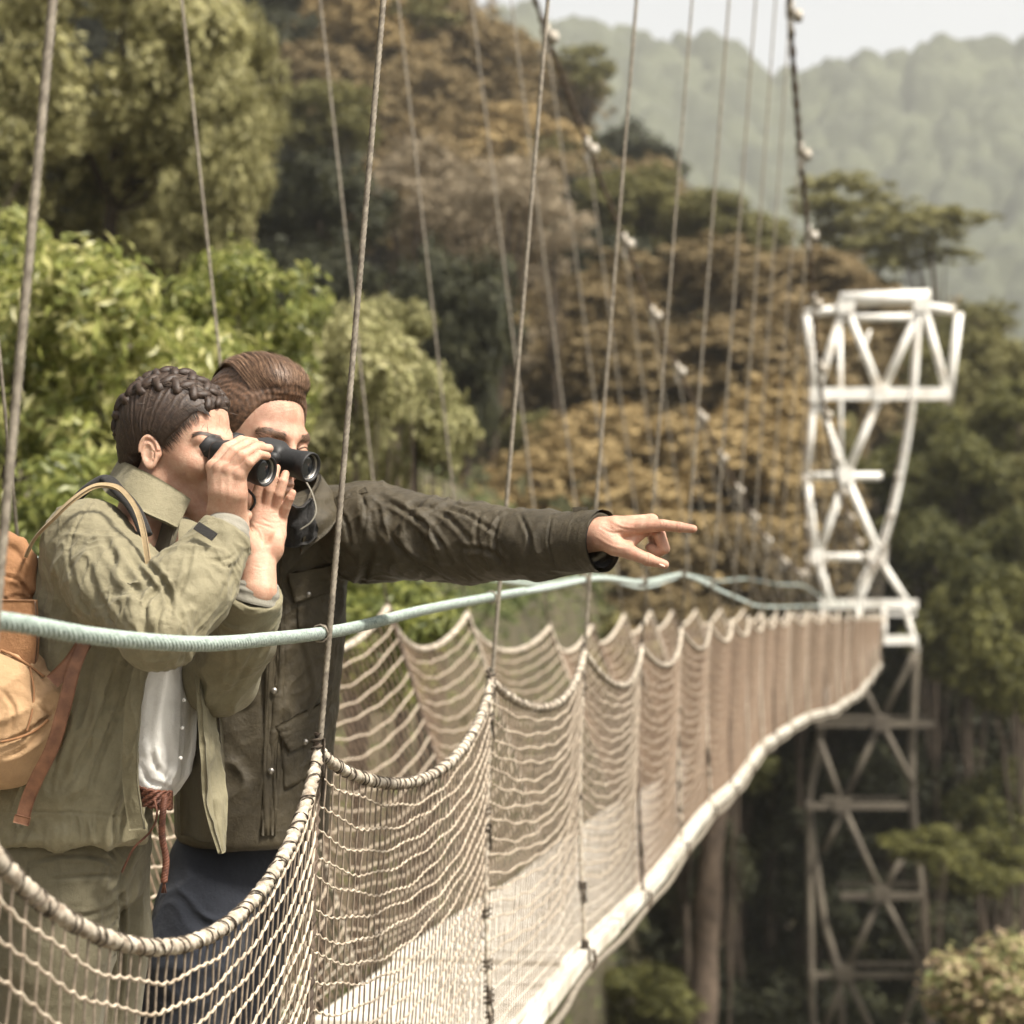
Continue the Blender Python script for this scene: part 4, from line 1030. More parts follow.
# eyebrow, eye
g = Geo(); rg = np.random.default_rng(2)
hs = lambda p: head_sdf(p, hw)
rb = []; LL = []
for i in range(300):
    for sgn in (-1, 1):
        u = rg.random(); c = np.array([.09-.026*u**1.5, sgn*(.014+.036*u), .021+.006*math.sin(u*2.6)+rg.normal(0, .0016)])
        d = np.array([-.006*u, sgn*.008, .004-.006*u]); LL.append(c+np.linspace(0, 1, 4)[:, None]*d)
rb = [(p+n*.0006, n) for p, n in project_many(hs, LL)]
for sd_ in (-1, 1):
    g = Geo(); flow_ribbons([r_ for r_ in rb if r_[0][0, 1]*sd_ > 0], .0004, g); g.v = [to_world(HW.w(v)) for v in g.v]; g.build('eyebrow', M_hairw, woman)
for sgn in (-1, 1):
    g = Geo(); L = []
    for u in np.linspace(0, 1, 12):
        L.append([.091-.012*u, sgn*(.020+.026*u), .0005+.0045*math.sin(u*3.1)-.002*u])
    pts, nn = project(hs, np.array(L)); V, Fs = tube(pts+nn*.0004, .0017, 5); g.addm(to_world(HW.w(V)), Fs); g.build('lash_line', M_hairw, woman)
# hair: shell plus braids
def hairline(z, ya): return np.interp(z, [-.13, -.10, -.05, -.022, -.012, .0, .018, .045, .062, .078, .1], [-.05, -.052, -.040, -.030, .008, .014, .030, .047, .060, .088, .3]).astype(np.float32)
def fn_hairw(p):
    q = HW.l(p)/hw; q2 = q.copy()
    base = s_ell(q, (-.012, 0, .030), (.094, .073, .084)); base = smin(base, s_ell(q, (-.03, 0, -.03), (.062, .056, .07)), .03)
    edge = hairline(q[..., 2], 0)-q[..., 0]
    th = .0015+.0062*np.clip(edge/.020, 0, 1)+.0006*vnoise(q*30)
    d = base-th; d = smax(d, q[..., 0]-hairline(q[..., 2], 0)-.004*vnoise(q*70), .004)
    e = s_ell(np.stack([q[..., 0], np.abs(q[..., 1]), q[..., 2]], -1), (-.004, .077, -.012), (.018, .02, .032)); d = smax(d, -e, .004)
    return smax(d, -(q[..., 2]+.095), .006)*hw
lo, hi = bbox([HW.w((x, y, z)) for x in (-.12, .1) for y in (-.09, .09) for z in (-.11, .14)], .01)
V, Q = surf(fn_hairw, lo, hi, .0024); Vl = HW.l(V); Nn = vnormals(V, Q)
ang = np.arctan2(Vl[:, 2]+.055, Vl[:, 0]+.012)
ridge = np.abs(np.sin(ang*30+vnoise(Vl*22)*2.2))*.0015+.0007*np.sin(ang*90+vnoise(Vl*50)*2)
V = V+Nn*ridge[:, None]; g = Geo(); g.addm(to_world(V), [Q])
base_fn = lambda q: s_ell(q, (-.012, 0, .030), (.094, .073, .084))-.0045
def braid(path, n, r, sd):
    P = smooth_path(path, n); P, nn = project(base_fn, P); T = np.gradient(P, axis=0); T /= np.linalg.norm(T, axis=1, keepdims=True)
    vs = []
    for i in range(n):
        S = np.cross(T[i], nn[i]); sgn = 1 if i % 2 else -1; rr = r*(1 if i < n*.8 else 1-(i-n*.8)/(n*.2)*.4)*(.75+.25*min(1, i/4))
        a = P[i]+S*sgn*rr*1.15-T[i]*rr*.5+nn[i]*rr*.05; b = P[i]+nn[i]*rr*.34+T[i]*rr*.55-S*sgn*rr*.25
        Vt, Ft = tube(smooth_path([a-S*sgn*rr*.3-nn[i]*rr*.5, a, b, b+T[i]*rr*.9-nn[i]*rr*.5-S*sgn*rr*.2], 12), rr*.72*np.sin(np.linspace(.35, 2.9, 12))**.6, 14, lobes=7, amp=.22, pitch=.12)
        vs.append((Vt, Ft))
    for Vt, Ft in vs: g.addm(to_world(HW.w(Vt*hw)), Ft)
braid([(.076, -.030, .085), (.045, -.046, .105), (.0, -.056, .108), (-.045, -.055, .09), (-.082, -.045, .06), (-.1, -.03, .02), (-.1, -.02, -.03)], 17, .0125, 0)
braid([(.082, -.004, .09), (.05, -.012, .12), (.0, -.015, .125), (-.05, -.015, .115), (-.09, -.01, .08), (-.11, -.008, .03), (-.1, -.01, -.03)], 18, .0115, 0)
braid([(.076, .03, .085), (.045, .046, .105), (.0, .056, .108), (-.045, .055, .09), (-.082, .045, .06), (-.1, .03, .02)], 20, .0098, 0)
# strands combed from the hairline up to the braid, and wisps at temple and nape
rb = []; LL = []; bp_ = smooth_path([(.076, -.030, .085), (.045, -.046, .105), (.0, -.056, .108), (-.045, -.055, .09), (-.082, -.045, .06), (-.1, -.03, .02), (-.1, -.02, -.03)], 100)
bp_, _ = project(base_fn, bp_)
for i in range(3600):
    u = rg.random(); z0 = rg.uniform(-.085, .086); x0 = float(hairline(np.array([z0]), 0)[0])+rg.uniform(-.035, .001)
    a = np.array([x0, -.07, z0]); tgt = bp_[int(np.clip((1-u*.35-(x0+.06)/.2*.65)*99, 0, 99))]
    if z0 < -.01: tgt = bp_[int(rg.uniform(70, 99))]
    if tgt[2] < z0: continue
    pts = a+np.linspace(0, 1, 8)[:, None]**.9*(tgt-a); pts[:, 0] -= np.sin(np.linspace(0, 3.14, 8))*.006
    LL.append(pts)
for p, n in project_many(base_fn, LL): rb.append((p*hw+n*rg.uniform(.0002, .0042), n))
LL = []
for i in range(420):
    z0 = rg.uniform(.0, .075); x0 = float(hairline(np.array([z0]), 0)[0]); a = np.array([x0-.012, -.066, z0]); b = a+[rg.uniform(.006, .024), 0, rg.uniform(-.018, .006)]
    pts = a+np.linspace(0, 1, 7)[:, None]*(b-a); pts[:, 2] -= np.linspace(0, 1, 7)**2*rg.uniform(0, .01); LL.append(pts)
for p, n in project_many(lambda q: head_sdf(q, 1), LL): rb.append((p*hw+n*rg.uniform(.0003, .0016), n))
rbw = [(HW.w(p), n@HW.M) for p, n in rb]
# loose strands lying over the braids and a few flyaways
LL = []
for i in range(260):
    k0 = rg.uniform(2, 80); y0 = rg.normal(0, .013); u = np.linspace(k0, min(99, k0+rg.uniform(10, 26)), 7); LL.append(np.stack([np.interp(u, np.arange(100), bp_[:, a]) for a in range(3)], 1)+np.array([0, -y0, y0*.3])[None]+rg.normal(0, .0012, (7, 3)))
for p, n in project_many(base_fn, LL): rbw.append((HW.w(p*hw+n*(.0055+.004*rg.random()+.004*rg.random()**5*np.linspace(0, 1, 7)[:, None])), n@HW.M))
LL = []
for i in range(230):          # flyaways
    d = rg.normal(size=3); d[2] = abs(d[2])+.1; d[0] -= .3; d /= np.linalg.norm(d); t_ = unit(np.cross(d, rg.normal(size=3))); u = np.linspace(0, 1, 8)[:, None]; LL.append(d*np.array([.1, .08, .12])*1.05+t_*u*rg.uniform(.012, .035))
for p, n in project_many(base_fn, LL): rbw.append((HW.w(p*hw+n*(.003+rg.uniform(.004, .016)*np.linspace(0, 1, 8)[:, None]**1.5)), n@HW.M))
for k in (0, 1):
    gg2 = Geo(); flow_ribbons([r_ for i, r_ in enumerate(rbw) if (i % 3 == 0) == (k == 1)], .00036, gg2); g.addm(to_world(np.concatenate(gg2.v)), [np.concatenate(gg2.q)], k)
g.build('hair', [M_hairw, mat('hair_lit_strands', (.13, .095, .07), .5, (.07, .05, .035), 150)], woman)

# ---- jacket
s3 = 3.25/F
def tabpx(rows):   # (py, px left, px right, dc centre, depth radius)
    out = []
    for py, a, b, dc, rz in rows:
        L, Rr = CC(a, py, dc), CC(b, py, dc); out.append((L[1], (L[0]+Rr[0])/2, dc, (Rr[0]-L[0])/2, rz))
    return out
TJ = tabpx([(498, 112, 165, 3.28, .07), (515, 75, 180, 3.28, .13), (535, 52, 192, 3.28, .165), (570, 36, 198, 3.29, .18), (620, 26, 196, 3.30, .18), (680, 12, 190, 3.31, .175), (740, -2, 186, 3.31, .175), (790, -12, 182, 3.31, .18), (832, -20, 180, 3.31, .185)])
def fn_jack(p):
    d = s_loft(p, TJ, .02)
    # open front: cut a wedge between the two front edges
    y = p[..., 1]; pyv = 512-F*y/3.25; pxv = 512+F*p[..., 0]/p[..., 2]
    e = np.interp(pyv, [500, 560, 640, 700, 780, 832], [182, 176, 158, 140, 136, 146]).astype(np.float32)
    cut = (pxv-e)*s3; cut = smax(cut, (560-pyv)*s3*.8, .01)
    d = smax(d, cut, .004)
    # right sleeve, elbow nearest to the camera
    a = s_chain(p, [CC(88, 545, 3.17), CC(118, 585, 3.09), CC(158, 628, 2.985)], [.074, .070, .060], .03)
    a = smin(a, s_chain(p, [CC(158, 628, 2.985), CC(190, 590, 3.02), CC(224, 540, 3.06)], [.060, .062, .046], .02), .025)
    cf = s_rot(p, CC(229, 531, 3.065), unit(CC(229, 531, 3.065)-CC(168, 625, 3.0)), (0, 0, 1)); a = smax(a, cf[..., 0], .004)
    d = smin(d, a, .022)
    return d
lo, hi = bbox([CC(-30, 490, 3.1), CC(260, 850, 3.5), CC(-30, 850, 3.5), CC(160, 630, 2.9)], .03)
V, Q = surf(fn_jack, lo, hi, .0029); V = relax(V, Q, 3, .5); Nn = vnormals(V, Q)
V = folds(V, Nn, [(CC(120, 590, 3.0), (.12, .10, .15), (.6, -.65, -.4), 8.0, 16, 1), (CC(165, 620, 2.95), (.05, .06, .1), (.3, 1, 0), 9.6, 34, 2), (CC(205, 570, 3.0), (.06, .08, .1), (.9, .3, 0), 6.4, 26, 3),
                  (CC(80, 760, 3.15), (.16, .18, .2), (.28, 1, 0), 15, 13, 4), (CC(70, 560, 3.12), (.07, .07, .1), (.6, 1, 0), 6.4, 24, 5), (CC(60, 825, 3.2), (.2, .022, .3), (0, 1, 0), 5.6, 60, 6), (CC(110, 700, 3.15), (.1, .1, .2), (.1, 1, 0), 8.0, 18, 8)])
Nn = vnormals(V, Q)
V = crease(V, Nn, [([(96, 495), (84, 512), (74, 530), (68, 552)], 1.6, 2.2), ([(68, 552), (78, 592), (100, 628), (130, 650)], 2.6, 2.6),
    ([(143, 560), (158, 575), (168, 592), (172, 612)], 3.5, 7), ([(166, 572), (160, 588), (147, 600), (146, 622)], 2.6, 6), ([(172, 600), (160, 612), (158, 632)], 2.2, 4.5), ([(178, 604), (182, 622), (180, 640)], 2.4, 3.5),
    ([(190, 552), (186, 575), (176, 600)], 2.6, 3), ([(248, 545), (232, 575), (216, 605)], 2.5, 2), ([(215, 560), (225, 566), (240, 566)], 2.4, 2), ([(238, 552), (226, 560), (208, 560)], 2, 2),
    ([(100, 530), (118, 565), (140, 600), (148, 640)], 4.5, 4), ([(85, 560), (100, 600), (125, 640)], 4, 4), ([(115, 535), (140, 570), (158, 590)], 3.5, 3.5),
    ([(117, 662), (104, 710), (80, 765), (66, 790)], 3.4, 6), ([(96, 650), (82, 710), (62, 770)], 3, 4), ([(132, 672), (112, 725), (96, 765), (90, 790)], 3, 3.5), ([(75, 700), (60, 745), (50, 790)], 2.6, 3.5), ([(128, 735), (122, 780), (110, 808)], 3, 3),
    ([(0, 812), (60, 812), (139, 818)], 1.3, 1.6), ([(138, 700), (133, 745), (133, 790), (140, 826)], 1.2, 1.2), ([(40, 640), (44, 700), (36, 760)], 3, 4)])
V = folds(V, vnormals(V, Q), [(CC(110, 660, 3.1), (.4, .5, .5), (.3, 1, 0), 2.0, 55, 91), (CC(150, 600, 3.0), (.3, .2, .3), (.9, -.5, 0), 2.2, 44, 92), (CC(60, 800, 3.1), (.3, .08, .3), (.5, 1, 0), 4, 36, 94)])
jk = cam_add('jacket', V, [Q], M_jacketw, woman)
# far (left) sleeve and the hanging left front panel
def fn_ls(p):
    a = s_chain(p, [CC(178, 560, 3.44), CC(205, 640, 3.36), CC(220, 678, 3.27)], [.072, .066, .060], .02)
    a = smin(a, s_chain(p, [CC(220, 676, 3.27), CC(240, 635, 3.20), CC(254, 594, 3.13)], [.060, .056, .047], .02), .02)
    cf = s_rot(p, CC(255, 590, 3.128), unit(CC(256, 588, 3.128)-CC(236, 650, 3.2)), (0, 0, 1)); return smax(a, cf[..., 0], .003)
V, Q = surf(fn_ls, *bbox([CC(170, 540, 3.45), CC(280, 720, 3.1), CC(200, 720, 3.4)], .07), .004); V = relax(V, Q, 2); Nn = vnormals(V, Q)
V = folds(V, Nn, [(CC(245, 640, 3.15), (.07, .08, .1), (1, .5, 0), 6.4, 26, 12), (CC(222, 690, 3.2), (.08, .06, .1), (.6, 1, 0), 8.0, 24, 13)])
V = crease(V, vnormals(V, Q), [([(234, 600), (250, 612), (276, 604)], 1.6, 2.2), ([(262, 640), (245, 670), (228, 700)], 3, 4), ([(225, 630), (232, 655), (226, 690)], 3, 3.5), ([(236, 606), (236, 598), (238, 590)], 1, 1)])
cam_add('left_sleeve', V, [Q], M_jacketw, woman)
def sheet(L1, L2, th, n=60, m=16, wav=0, rip=0):
    A, B = smooth_path(L1, n), smooth_path(L2, n); t = np.linspace(0, 1, m)[None, :, None]
    G = A[:, None]*(1-t)+B[:, None]*t
    G[..., 2] += wav*np.sin(np.linspace(0, 1, m)*9)[None]*np.linspace(.2, 1, n)[:, None]+rip*np.sin(np.linspace(0, 1, m)*23)[None]
    v = G.reshape(-1, 3); i = np.arange(n-1)[:, None]*m+np.arange(m-1)[None]; q = np.stack([i, i+1, i+m+1, i+m], -1).reshape(-1, 4)
    nn = vnormals(v, q); V = np.concatenate([v-nn*th/2, v+nn*th/2]); k = n*m
    e1 = np.arange(n-1)*m; e2 = e1+m-1; b1 = np.arange(m-1); b2 = b1+(n-1)*m
    side = [np.stack([e1, e1+m, e1+m+k, e1+k], 1), np.stack([e2+k, e2+m+k, e2+m, e2], 1), np.stack([b1+k, b1+1+k, b1+1, b1], 1), np.stack([b2, b2+1, b2+1+k, b2+k], 1)]
    return V, np.concatenate([q[:, ::-1], q+k]+side)
V, Q = sheet([CC(195, 640, 3.22), CC(200, 717, 3.19), CC(203, 760, 3.18), CC(206, 805, 3.18), CC(220, 853, 3.18)], [CC(212, 640, 3.30), CC(214, 717, 3.27), CC(220, 760, 3.25), CC(227, 805, 3.23), CC(223, 853, 3.2)], .007, n=90, m=22, wav=.006)
V = folds(V, vnormals(V, Q), [(CC(212, 760, 3.2), (.05, .15, .2), (.15, 1, 0), 4, 50, 15)])
V2, Q2 = sheet([CC(178, 640, 3.42), CC(180, 740, 3.42), CC(182, 835, 3.42)], [CC(214, 640, 3.33), CC(222, 740, 3.30), CC(224, 845, 3.26)], .006, wav=.01); cam_add('shaded_lining', V2, [Q2], M_jacketw2, woman)  # lining sheet in darker cloth, standing in for the shade inside the jacket
cam_add('jacket_front_panel', V, [Q], M_jacketw, woman)
V2, Q2 = sheet([CC(153, 655, 3.135), CC(144, 690, 3.125), CC(139, 730, 3.12), CC(138, 780, 3.122), CC(145, 829, 3.13)], [CC(138, 655, 3.13), CC(128, 690, 3.128), CC(124, 730, 3.128), CC(123, 780, 3.13), CC(130, 830, 3.135)], .006, n=80, m=14)
V2 = folds(V2, vnormals(V2, Q2), [(CC(135, 740, 3.12), (.05, .2, .2), (.1, 1, 0), 2.0, 60, 18)]); cam_add('front_edge', V2, [Q2], M_jacketw, jk)
# collar: band standing round the neck
def collar(path_top, path_bot, th, n=70, m=12):
    return sheet(path_top, path_bot, th, n, m)
V, Q = collar([CC(168, 474, 3.36), CC(140, 462, 3.38), CC(121, 459, 3.30), CC(133, 466, 3.20), CC(160, 480, 3.175), CC(191, 500, 3.18)],
              [CC(180, 505, 3.40), CC(135, 500, 3.42), CC(105, 488, 3.31), CC(117, 500, 3.17), CC(150, 516, 3.14), CC(177, 528, 3.15)], .006)
V = folds(V, vnormals(V, Q), [(CC(150, 495, 3.16), (.1, .1, .2), (1, -.6, 0), 1.2, 22, 21)])
cam_add('collar', V, [Q], M_jacketw, jk)
V, Q = collar([CC(188, 500, 3.185), CC(180, 512, 3.18), CC(176, 530, 3.16), CC(168, 560, 3.13)], [CC(165, 512, 3.26), CC(158, 525, 3.26), CC(156, 545, 3.24), CC(150, 570, 3.2)], .008, 40, 8)
cam_add('lapel', V, [Q], M_jacketw2, jk)
# hood or liner roll behind the collar
V, Fs = tube(smooth_path([CC(72, 505, 3.25), CC(88, 488, 3.2), CC(104, 479, 3.2), CC(118, 490, 3.16), CC(135, 510, 3.13), CC(146, 535, 3.11)], 40), .012, 12, ell=(1, .6)); cam_add('dark_liner', V, Fs, M_blackcloth, jk)
M_cuff = cloth('grey_shirt_cuff', (.24, .225, .18), (.19, .175, .14))
# velcro tab and inner cuff
c = CC(205, 531, 2.992); ax = unit(CC(229, 531, 3.065)-CC(168, 625, 3.0)); sd = unit(CC(216, 538, 3.0)-CC(194, 524, 3.02)); g = Geo(); V, Q = box_bar(c-sd*.018, c+sd*.020, .003, .014, ax); 
cam_add('cuff_tab', relax(V, Q, 0), [Q], M_blackcloth, jk, smooth=False)
for nm, pts, r in (('inner_cuff', [CC(222, 545, 3.06), CC(226, 532, 3.07), CC(228, 523, 3.078)], (.040, .038, .032)), ('inner_cuff', [CC(252, 602, 3.13), CC(255.5, 588, 3.13), CC(256.5, 581, 3.13)], (.041, .039, .033))):
    P = smooth_path(pts, 20); g = Geo(); V, Fs = tube(P, np.interp(np.linspace(0, 1, 20), [0, .5, 1], r)*(1+.02*np.sin(np.arange(20)*.9)), 32, cap=False); g.addm(V, Fs); V, Fs = tube(P[:, :], np.interp(np.linspace(0, 1, 20), [0, .5, 1], r)*.94, 32, cap=False); g.addm(V, Fs); g.v = [to_world(v) for v in g.v]; g.build(nm, M_cuff, woman)
# ---- blouse
TB = tabpx([(560, 124, 182, 3.29, .10), (620, 120, 188, 3.30, .12), (660, 118, 194, 3.305, .135), (700, 114, 196, 3.305, .14), (740, 112, 194, 3.305, .14), (775, 110, 189, 3.305, .135), (792, 108, 178, 3.31, .12), (802, 108, 164, 3.31, .10)])
V, Q = surf(lambda p: s_loft(p, TB, .02), *bbox([CC(70, 555, 3.1), CC(205, 810, 3.45)], .07), .0042); V = relax(V, Q, 2); Nn = vnormals(V, Q)
V = folds(V, Nn, [(CC(160, 720, 3.15), (.09, .16, .2), (.18, 1, 0), 6.0, 18, 31), (CC(160, 780, 3.12), (.07, .05, .2), (.5, 1, 0), 8.0, 34, 33)])
V = crease(V, vnormals(V, Q), [([(181, 660), (183, 700), (182, 740), (178, 790)], 1.6, 2), ([(150, 740), (155, 765), (170, 780)], 3, 4), ([(140, 765), (150, 782), (168, 786)], 2.5, 4), ([(172, 680), (166, 730), (174, 770)], 4, 2.5), ([(160, 665), (153, 700), (148, 745)], 4, 2.5), ([(186, 670), (184, 720), (180, 770)], 3, 2)])
bl = cam_add('blouse', V, [Q], M_blouse, woman)
for y_ in (700, 728, 758):
    x = 184-(y_-700)*.06
    V, Fs = tube([CC(x, y_, 3.195), CC(x, y_, 3.182)], .0032, 12); cam_add('button', V, Fs, M_blouse, bl)
# ---- trousers
TT = tabpx([(800, -22, 152, 3.31, .15), (850, -28, 150, 3.31, .155), (900, -34, 140, 3.31, .15)])
def fn_tr(p):
    d = s_loft(p, TT, .02)
    n = s_chain(p, [CC(62, 850, 3.26), CC(54, 950, 3.24), CC(50, 1060, 3.24), CC(45, 1280, 3.28)], [.098, .094, .078, .055], .02)
    f = s_chain(p, [CC(100, 850, 3.36), CC(106, 940, 3.37), CC(96, 1060, 3.36), CC(90, 1280, 3.38)], [.082, .074, .065, .05], .02)
    return smin(smin(d, n, .02), f, .012)
V, Q = surf(fn_tr, *bbox([CC(-40, 795, 3.15), CC(150, 1300, 3.45), CC(-40, 1300, 3.2)], .06), .0038); V = relax(V, Q, 2); Nn = vnormals(V, Q)
V = folds(V, Nn, [(CC(70, 860, 3.15), (.16, .07, .2), (1, .12, 0), 7, 30, 41), (CC(60, 960, 3.15), (.1, .1, .2), (1, -.3, 0), 4.0, 30, 42), (CC(118, 900, 3.2), (.03, .06, .2), (1, 1, 0), 6.4, 40, 44)])
V = crease(V, vnormals(V, Q), [(a_, b_*1.15, c_*1.9) for a_, b_, c_ in [([(120, 868), (100, 858), (60, 856), (28, 862)], 1.8, 3), ([(122, 866), (104, 846), (80, 838)], 2, 3), ([(121, 876), (90, 876), (50, 880)], 1.8, 2.2), ([(120, 890), (122, 920), (120, 980), (116, 1024)], 2.2, 5), ([(120, 885), (128, 862), (146, 838)], 2.2, 4), ([(57, 832), (58, 880), (60, 1000)], .9, 1.0), ([(118, 905), (90, 915), (60, 915)], 2.2, 2.2), ([(28, 830), (27, 900), (26, 990)], .9, 1), ([(125, 845), (135, 830), (150, 818)], 2, 3)]])
cam_add('trousers', V, [Q], M_trous, woman)
# shoes on the deck
for px, dz in ((55, -.05), (95, .06)):
    c = CC(px, 1315, 3.3+dz); fx = np.array([.9, 0, -.44])
    def fs(p, c=c, fx=fx):
        q = s_rot(p, c, fx, (0, 1, 0)); return smax(smin(s_ell(q, (.05, 0, 0), (.14, .045, .048)), s_ell(q, (-.03, .04, 0), (.05, .07, .042)), .03), -(q[..., 1]+.03), .006)
    V, Q = surf(fs, c-.22, c+.22, .008); cam_add('shoe', V, [Q], M_leather, woman)
# belt with braided tassel
P = smooth_path([CC(134, 793, 3.17), CC(142, 796, 3.14), (CC(155, 799, 3.13)), CC(168, 800, 3.16), CC(172, 800, 3.24)], 60); g = Geo()
for row in range(-2, 3):
    for ph in (0, 3.14):
        a = np.linspace(0, 30, 60)+ph+row*1.5; Q_ = P+np.stack([0*a, row*.0055+.0028*np.sin(a), -.003*np.cos(a)-.004], 1); V, Fs = tube(Q_, .0026, 6); g.addm(V, Fs)
for ph in range(3):
    L = smooth_path([CC(165, 796, 3.12), CC(163, 812, 3.11), CC(162, 835, 3.12), CC(166, 860, 3.13), CC(164, 882, 3.13)], 70); a = np.linspace(0, 60, 70)+ph*2.09
    V, Fs = tube(L+np.stack([.003*np.sin(a), 0*a, .003*np.cos(a)], 1), .0030, 6); g.addm(V, Fs)
for k in range(9):
    V, Fs = tube([CC(164, 880, 3.13), CC(164+RNG.uniform(-2.5, 2.5), 893, 3.13)], .0012, 5); g.addm(V, Fs)
V, Fs = tube(smooth_path([CC(155, 800, 3.115), CC(157, 815, 3.11), CC(150, 832, 3.13), CC(134, 848, 3.13), CC(122, 872, 3.14)], 30), .0035, 8, ell=(1, .5)); g.addm(V, Fs)
g.v = [to_world(v) for v in g.v]; g.build('braided_belt', M_belt, woman)
# ---------------- the man pointing along the valley
man = empty('person', to_world(CC(255, 1230, 3.85)), 'man with swept-back brown hair in a dark waxed jacket, pointing into the distance', 'person')
HM = Frame(CC(256, 441, 3.62), 44, 10, -5)
hm = 1.06
body = Geo()
def fn_headm(p):
    q = HM.l(p); d = head_sdf(q, hm, True)
    return smin(d, s_cap(p, HM.w((-.03, 0, -.05)), CC(262, 560, 3.74), .058, .066), .025)
lo, hi = bbox([HM.w((x, y, z)) for x in (-.13, .14) for y in (-.1, .1) for z in (-.14, .15)]+[CC(262, 555, 3.74)], .02)
V, Q = surf(fn_headm, lo, hi, .0023); V = relax(V, Q, 1, .5); Nn = vnormals(V, Q)
V = crease(V, Nn, [([(270, 404), (285, 401), (300, 400)], 1, .4), ([(268, 412), (285, 409), (302, 407)], 1, .4), ([(290, 428), (291, 436)], .9, .8)])
body.addm(to_world(V), [Q], 0)
# pointing left hand
def z7(x, y, dc): return CC(570+x/7.31, 490+y/7.31, dc)
dh = 3.40
PH = [([z7(120, 330, dh+.03), z7(230, 315, dh+.02), z7(330, 285, dh+.01), z7(520, 262, dh)], [.031, .026, .019, .0125]),
      ([z7(200, 320, dh+.02), z7(330, 270, dh+.02), z7(590, 225, dh+.035)], [.022, .018, .012]),
      ([z7(200, 330, dh+.02), z7(330, 320, dh+.025), z7(560, 290, dh+.03)], [.024, .019, .012]),
      ([z7(520, 264, dh), z7(680, 258, dh-.012), z7(800, 272, dh-.02), z7(900, 285, dh-.025)], [.0128, .0096, .0086, .0068]),
      ([z7(590, 250, dh+.025), z7(655, 330, dh+.008), z7(690, 430, dh+.005)], [.0118, .0105, .0094]),
      ([z7(690, 430, dh+.005), z7(640, 455, dh+.012), z7(590, 425, dh+.02)], [.0094, .0088, .008]),
      ([z7(590, 235, dh+.045), z7(640, 330, dh+.04), z7(655, 420, dh+.03), z7(600, 440, dh+.035)], [.0112, .0100, .009, .008]),
      ([z7(570, 230, dh+.062), z7(600, 320, dh+.06), z7(620, 400, dh+.052), z7(580, 420, dh+.05)], [.010, .009, .008, .007]),
      ([z7(230, 340, dh+.01), z7(330, 410, dh-.004), z7(440, 455, dh-.012), z7(570, 508, dh-.014), z7(690, 545, dh-.012)], [.023, .0165, .0122, .0105, .0078])]
def fn_ph(p):
    d = chain_hand(p, PH[:3], .012)
    d = smin(d, s_chain(p, PH[8][0], PH[8][1], .004), .007)
    f = None
    for s in PH[3:8]:
        e = s_chain(p, s[0], s[1], .0015)-.0003; f = e if f is None else smin(f, e, .0006)
    d = smin(d, f, .004)
    d = smin(d, s_ell(p, z7(600, 208, dh+.03), (.010, .006, .010)), .006)
    return smin(d, s_cap(p, z7(560, 300, dh+.012), z7(400, 420, dh+.002), .007, .010), .008)
lo, hi = bbox(np.concatenate([s[0] for s in PH]), .03); V, Q = surf(fn_ph, lo, hi, .0016); V = relax(V, Q, 1, .4)
st = []
for k, s in ((1, PH[3]), (2, PH[3]), (3, PH[8]), (1, PH[4])):
    x, y = px_of(np.array(s[0])); st += [([(x[k]-.6, y[k]-6), (x[k], y[k]), (x[k]-.6, y[k]+6)], .8, .6), ([(x[k]+1.8, y[k]-6), (x[k]+2.2, y[k]), (x[k]+1.8, y[k]+6)], .8, .4)]
st += [([(600, 527), (612, 533), (622, 532)], 1.3, .8), ([(610, 520), (622, 526), (636, 528)], 1.4, -.7), ([(596, 537), (612, 546), (628, 549)], 1.5, -.6), ([(640, 533), (644, 545)], 1, .6)]
V = crease(V, vnormals(V, Q), st); body.addm(to_world(V), [Q], 0)
c = z7(672, 552, dh-.0195); V, Q = surf(lambda p: s_ell(s_rot(p, c, unit(z7(690, 555, dh)-z7(600, 515, dh)), (0, 0, 1)), (0, 0, 0), (.0062, .0048, .0022)), c-.012, c+.012, .001); body.addm(to_world(V), [Q], 1)
def fn_corem(p):
    d = s_chain(p, [CC(262, 555, 3.74), CC(265, 640, 3.86), CC(258, 800, 3.88), CC(255, 880, 3.88)], [.066, .10, .09, .07], .05)
    d = smin(d, s_chain(p, [CC(335, 535, 3.80), CC(470, 550, 3.60), CC(600, 536, dh+.03)], [.04, .036, .027], .02), .03)
    d = smin(d, s_chain(p, [CC(190, 545, 3.85), CC(150, 640, 3.80), CC(110, 620, 3.62)], [.04, .036, .026], .02), .03)
    for c0, c1, c2 in ((CC(222, 880, 3.84), CC(184, 1040, 3.78), CC(180, 1215, 3.84)), (CC(275, 880, 3.92), CC(238, 1040, 3.90), CC(250, 1205, 3.94))):
        d = smin(d, s_chain(p, [c0, c1, c2], [.05, .045, .034], .03), .03)
    return d
V, Q = surf(fn_corem, *bbox([CC(100, 520, 3.5), CC(620, 520, 3.4), CC(120, 1250, 3.95), CC(330, 1250, 3.95)], .1), .014); body.addm(to_world(V), [Q], 0)
body.build('body', [M_skinm, M_nail], man)
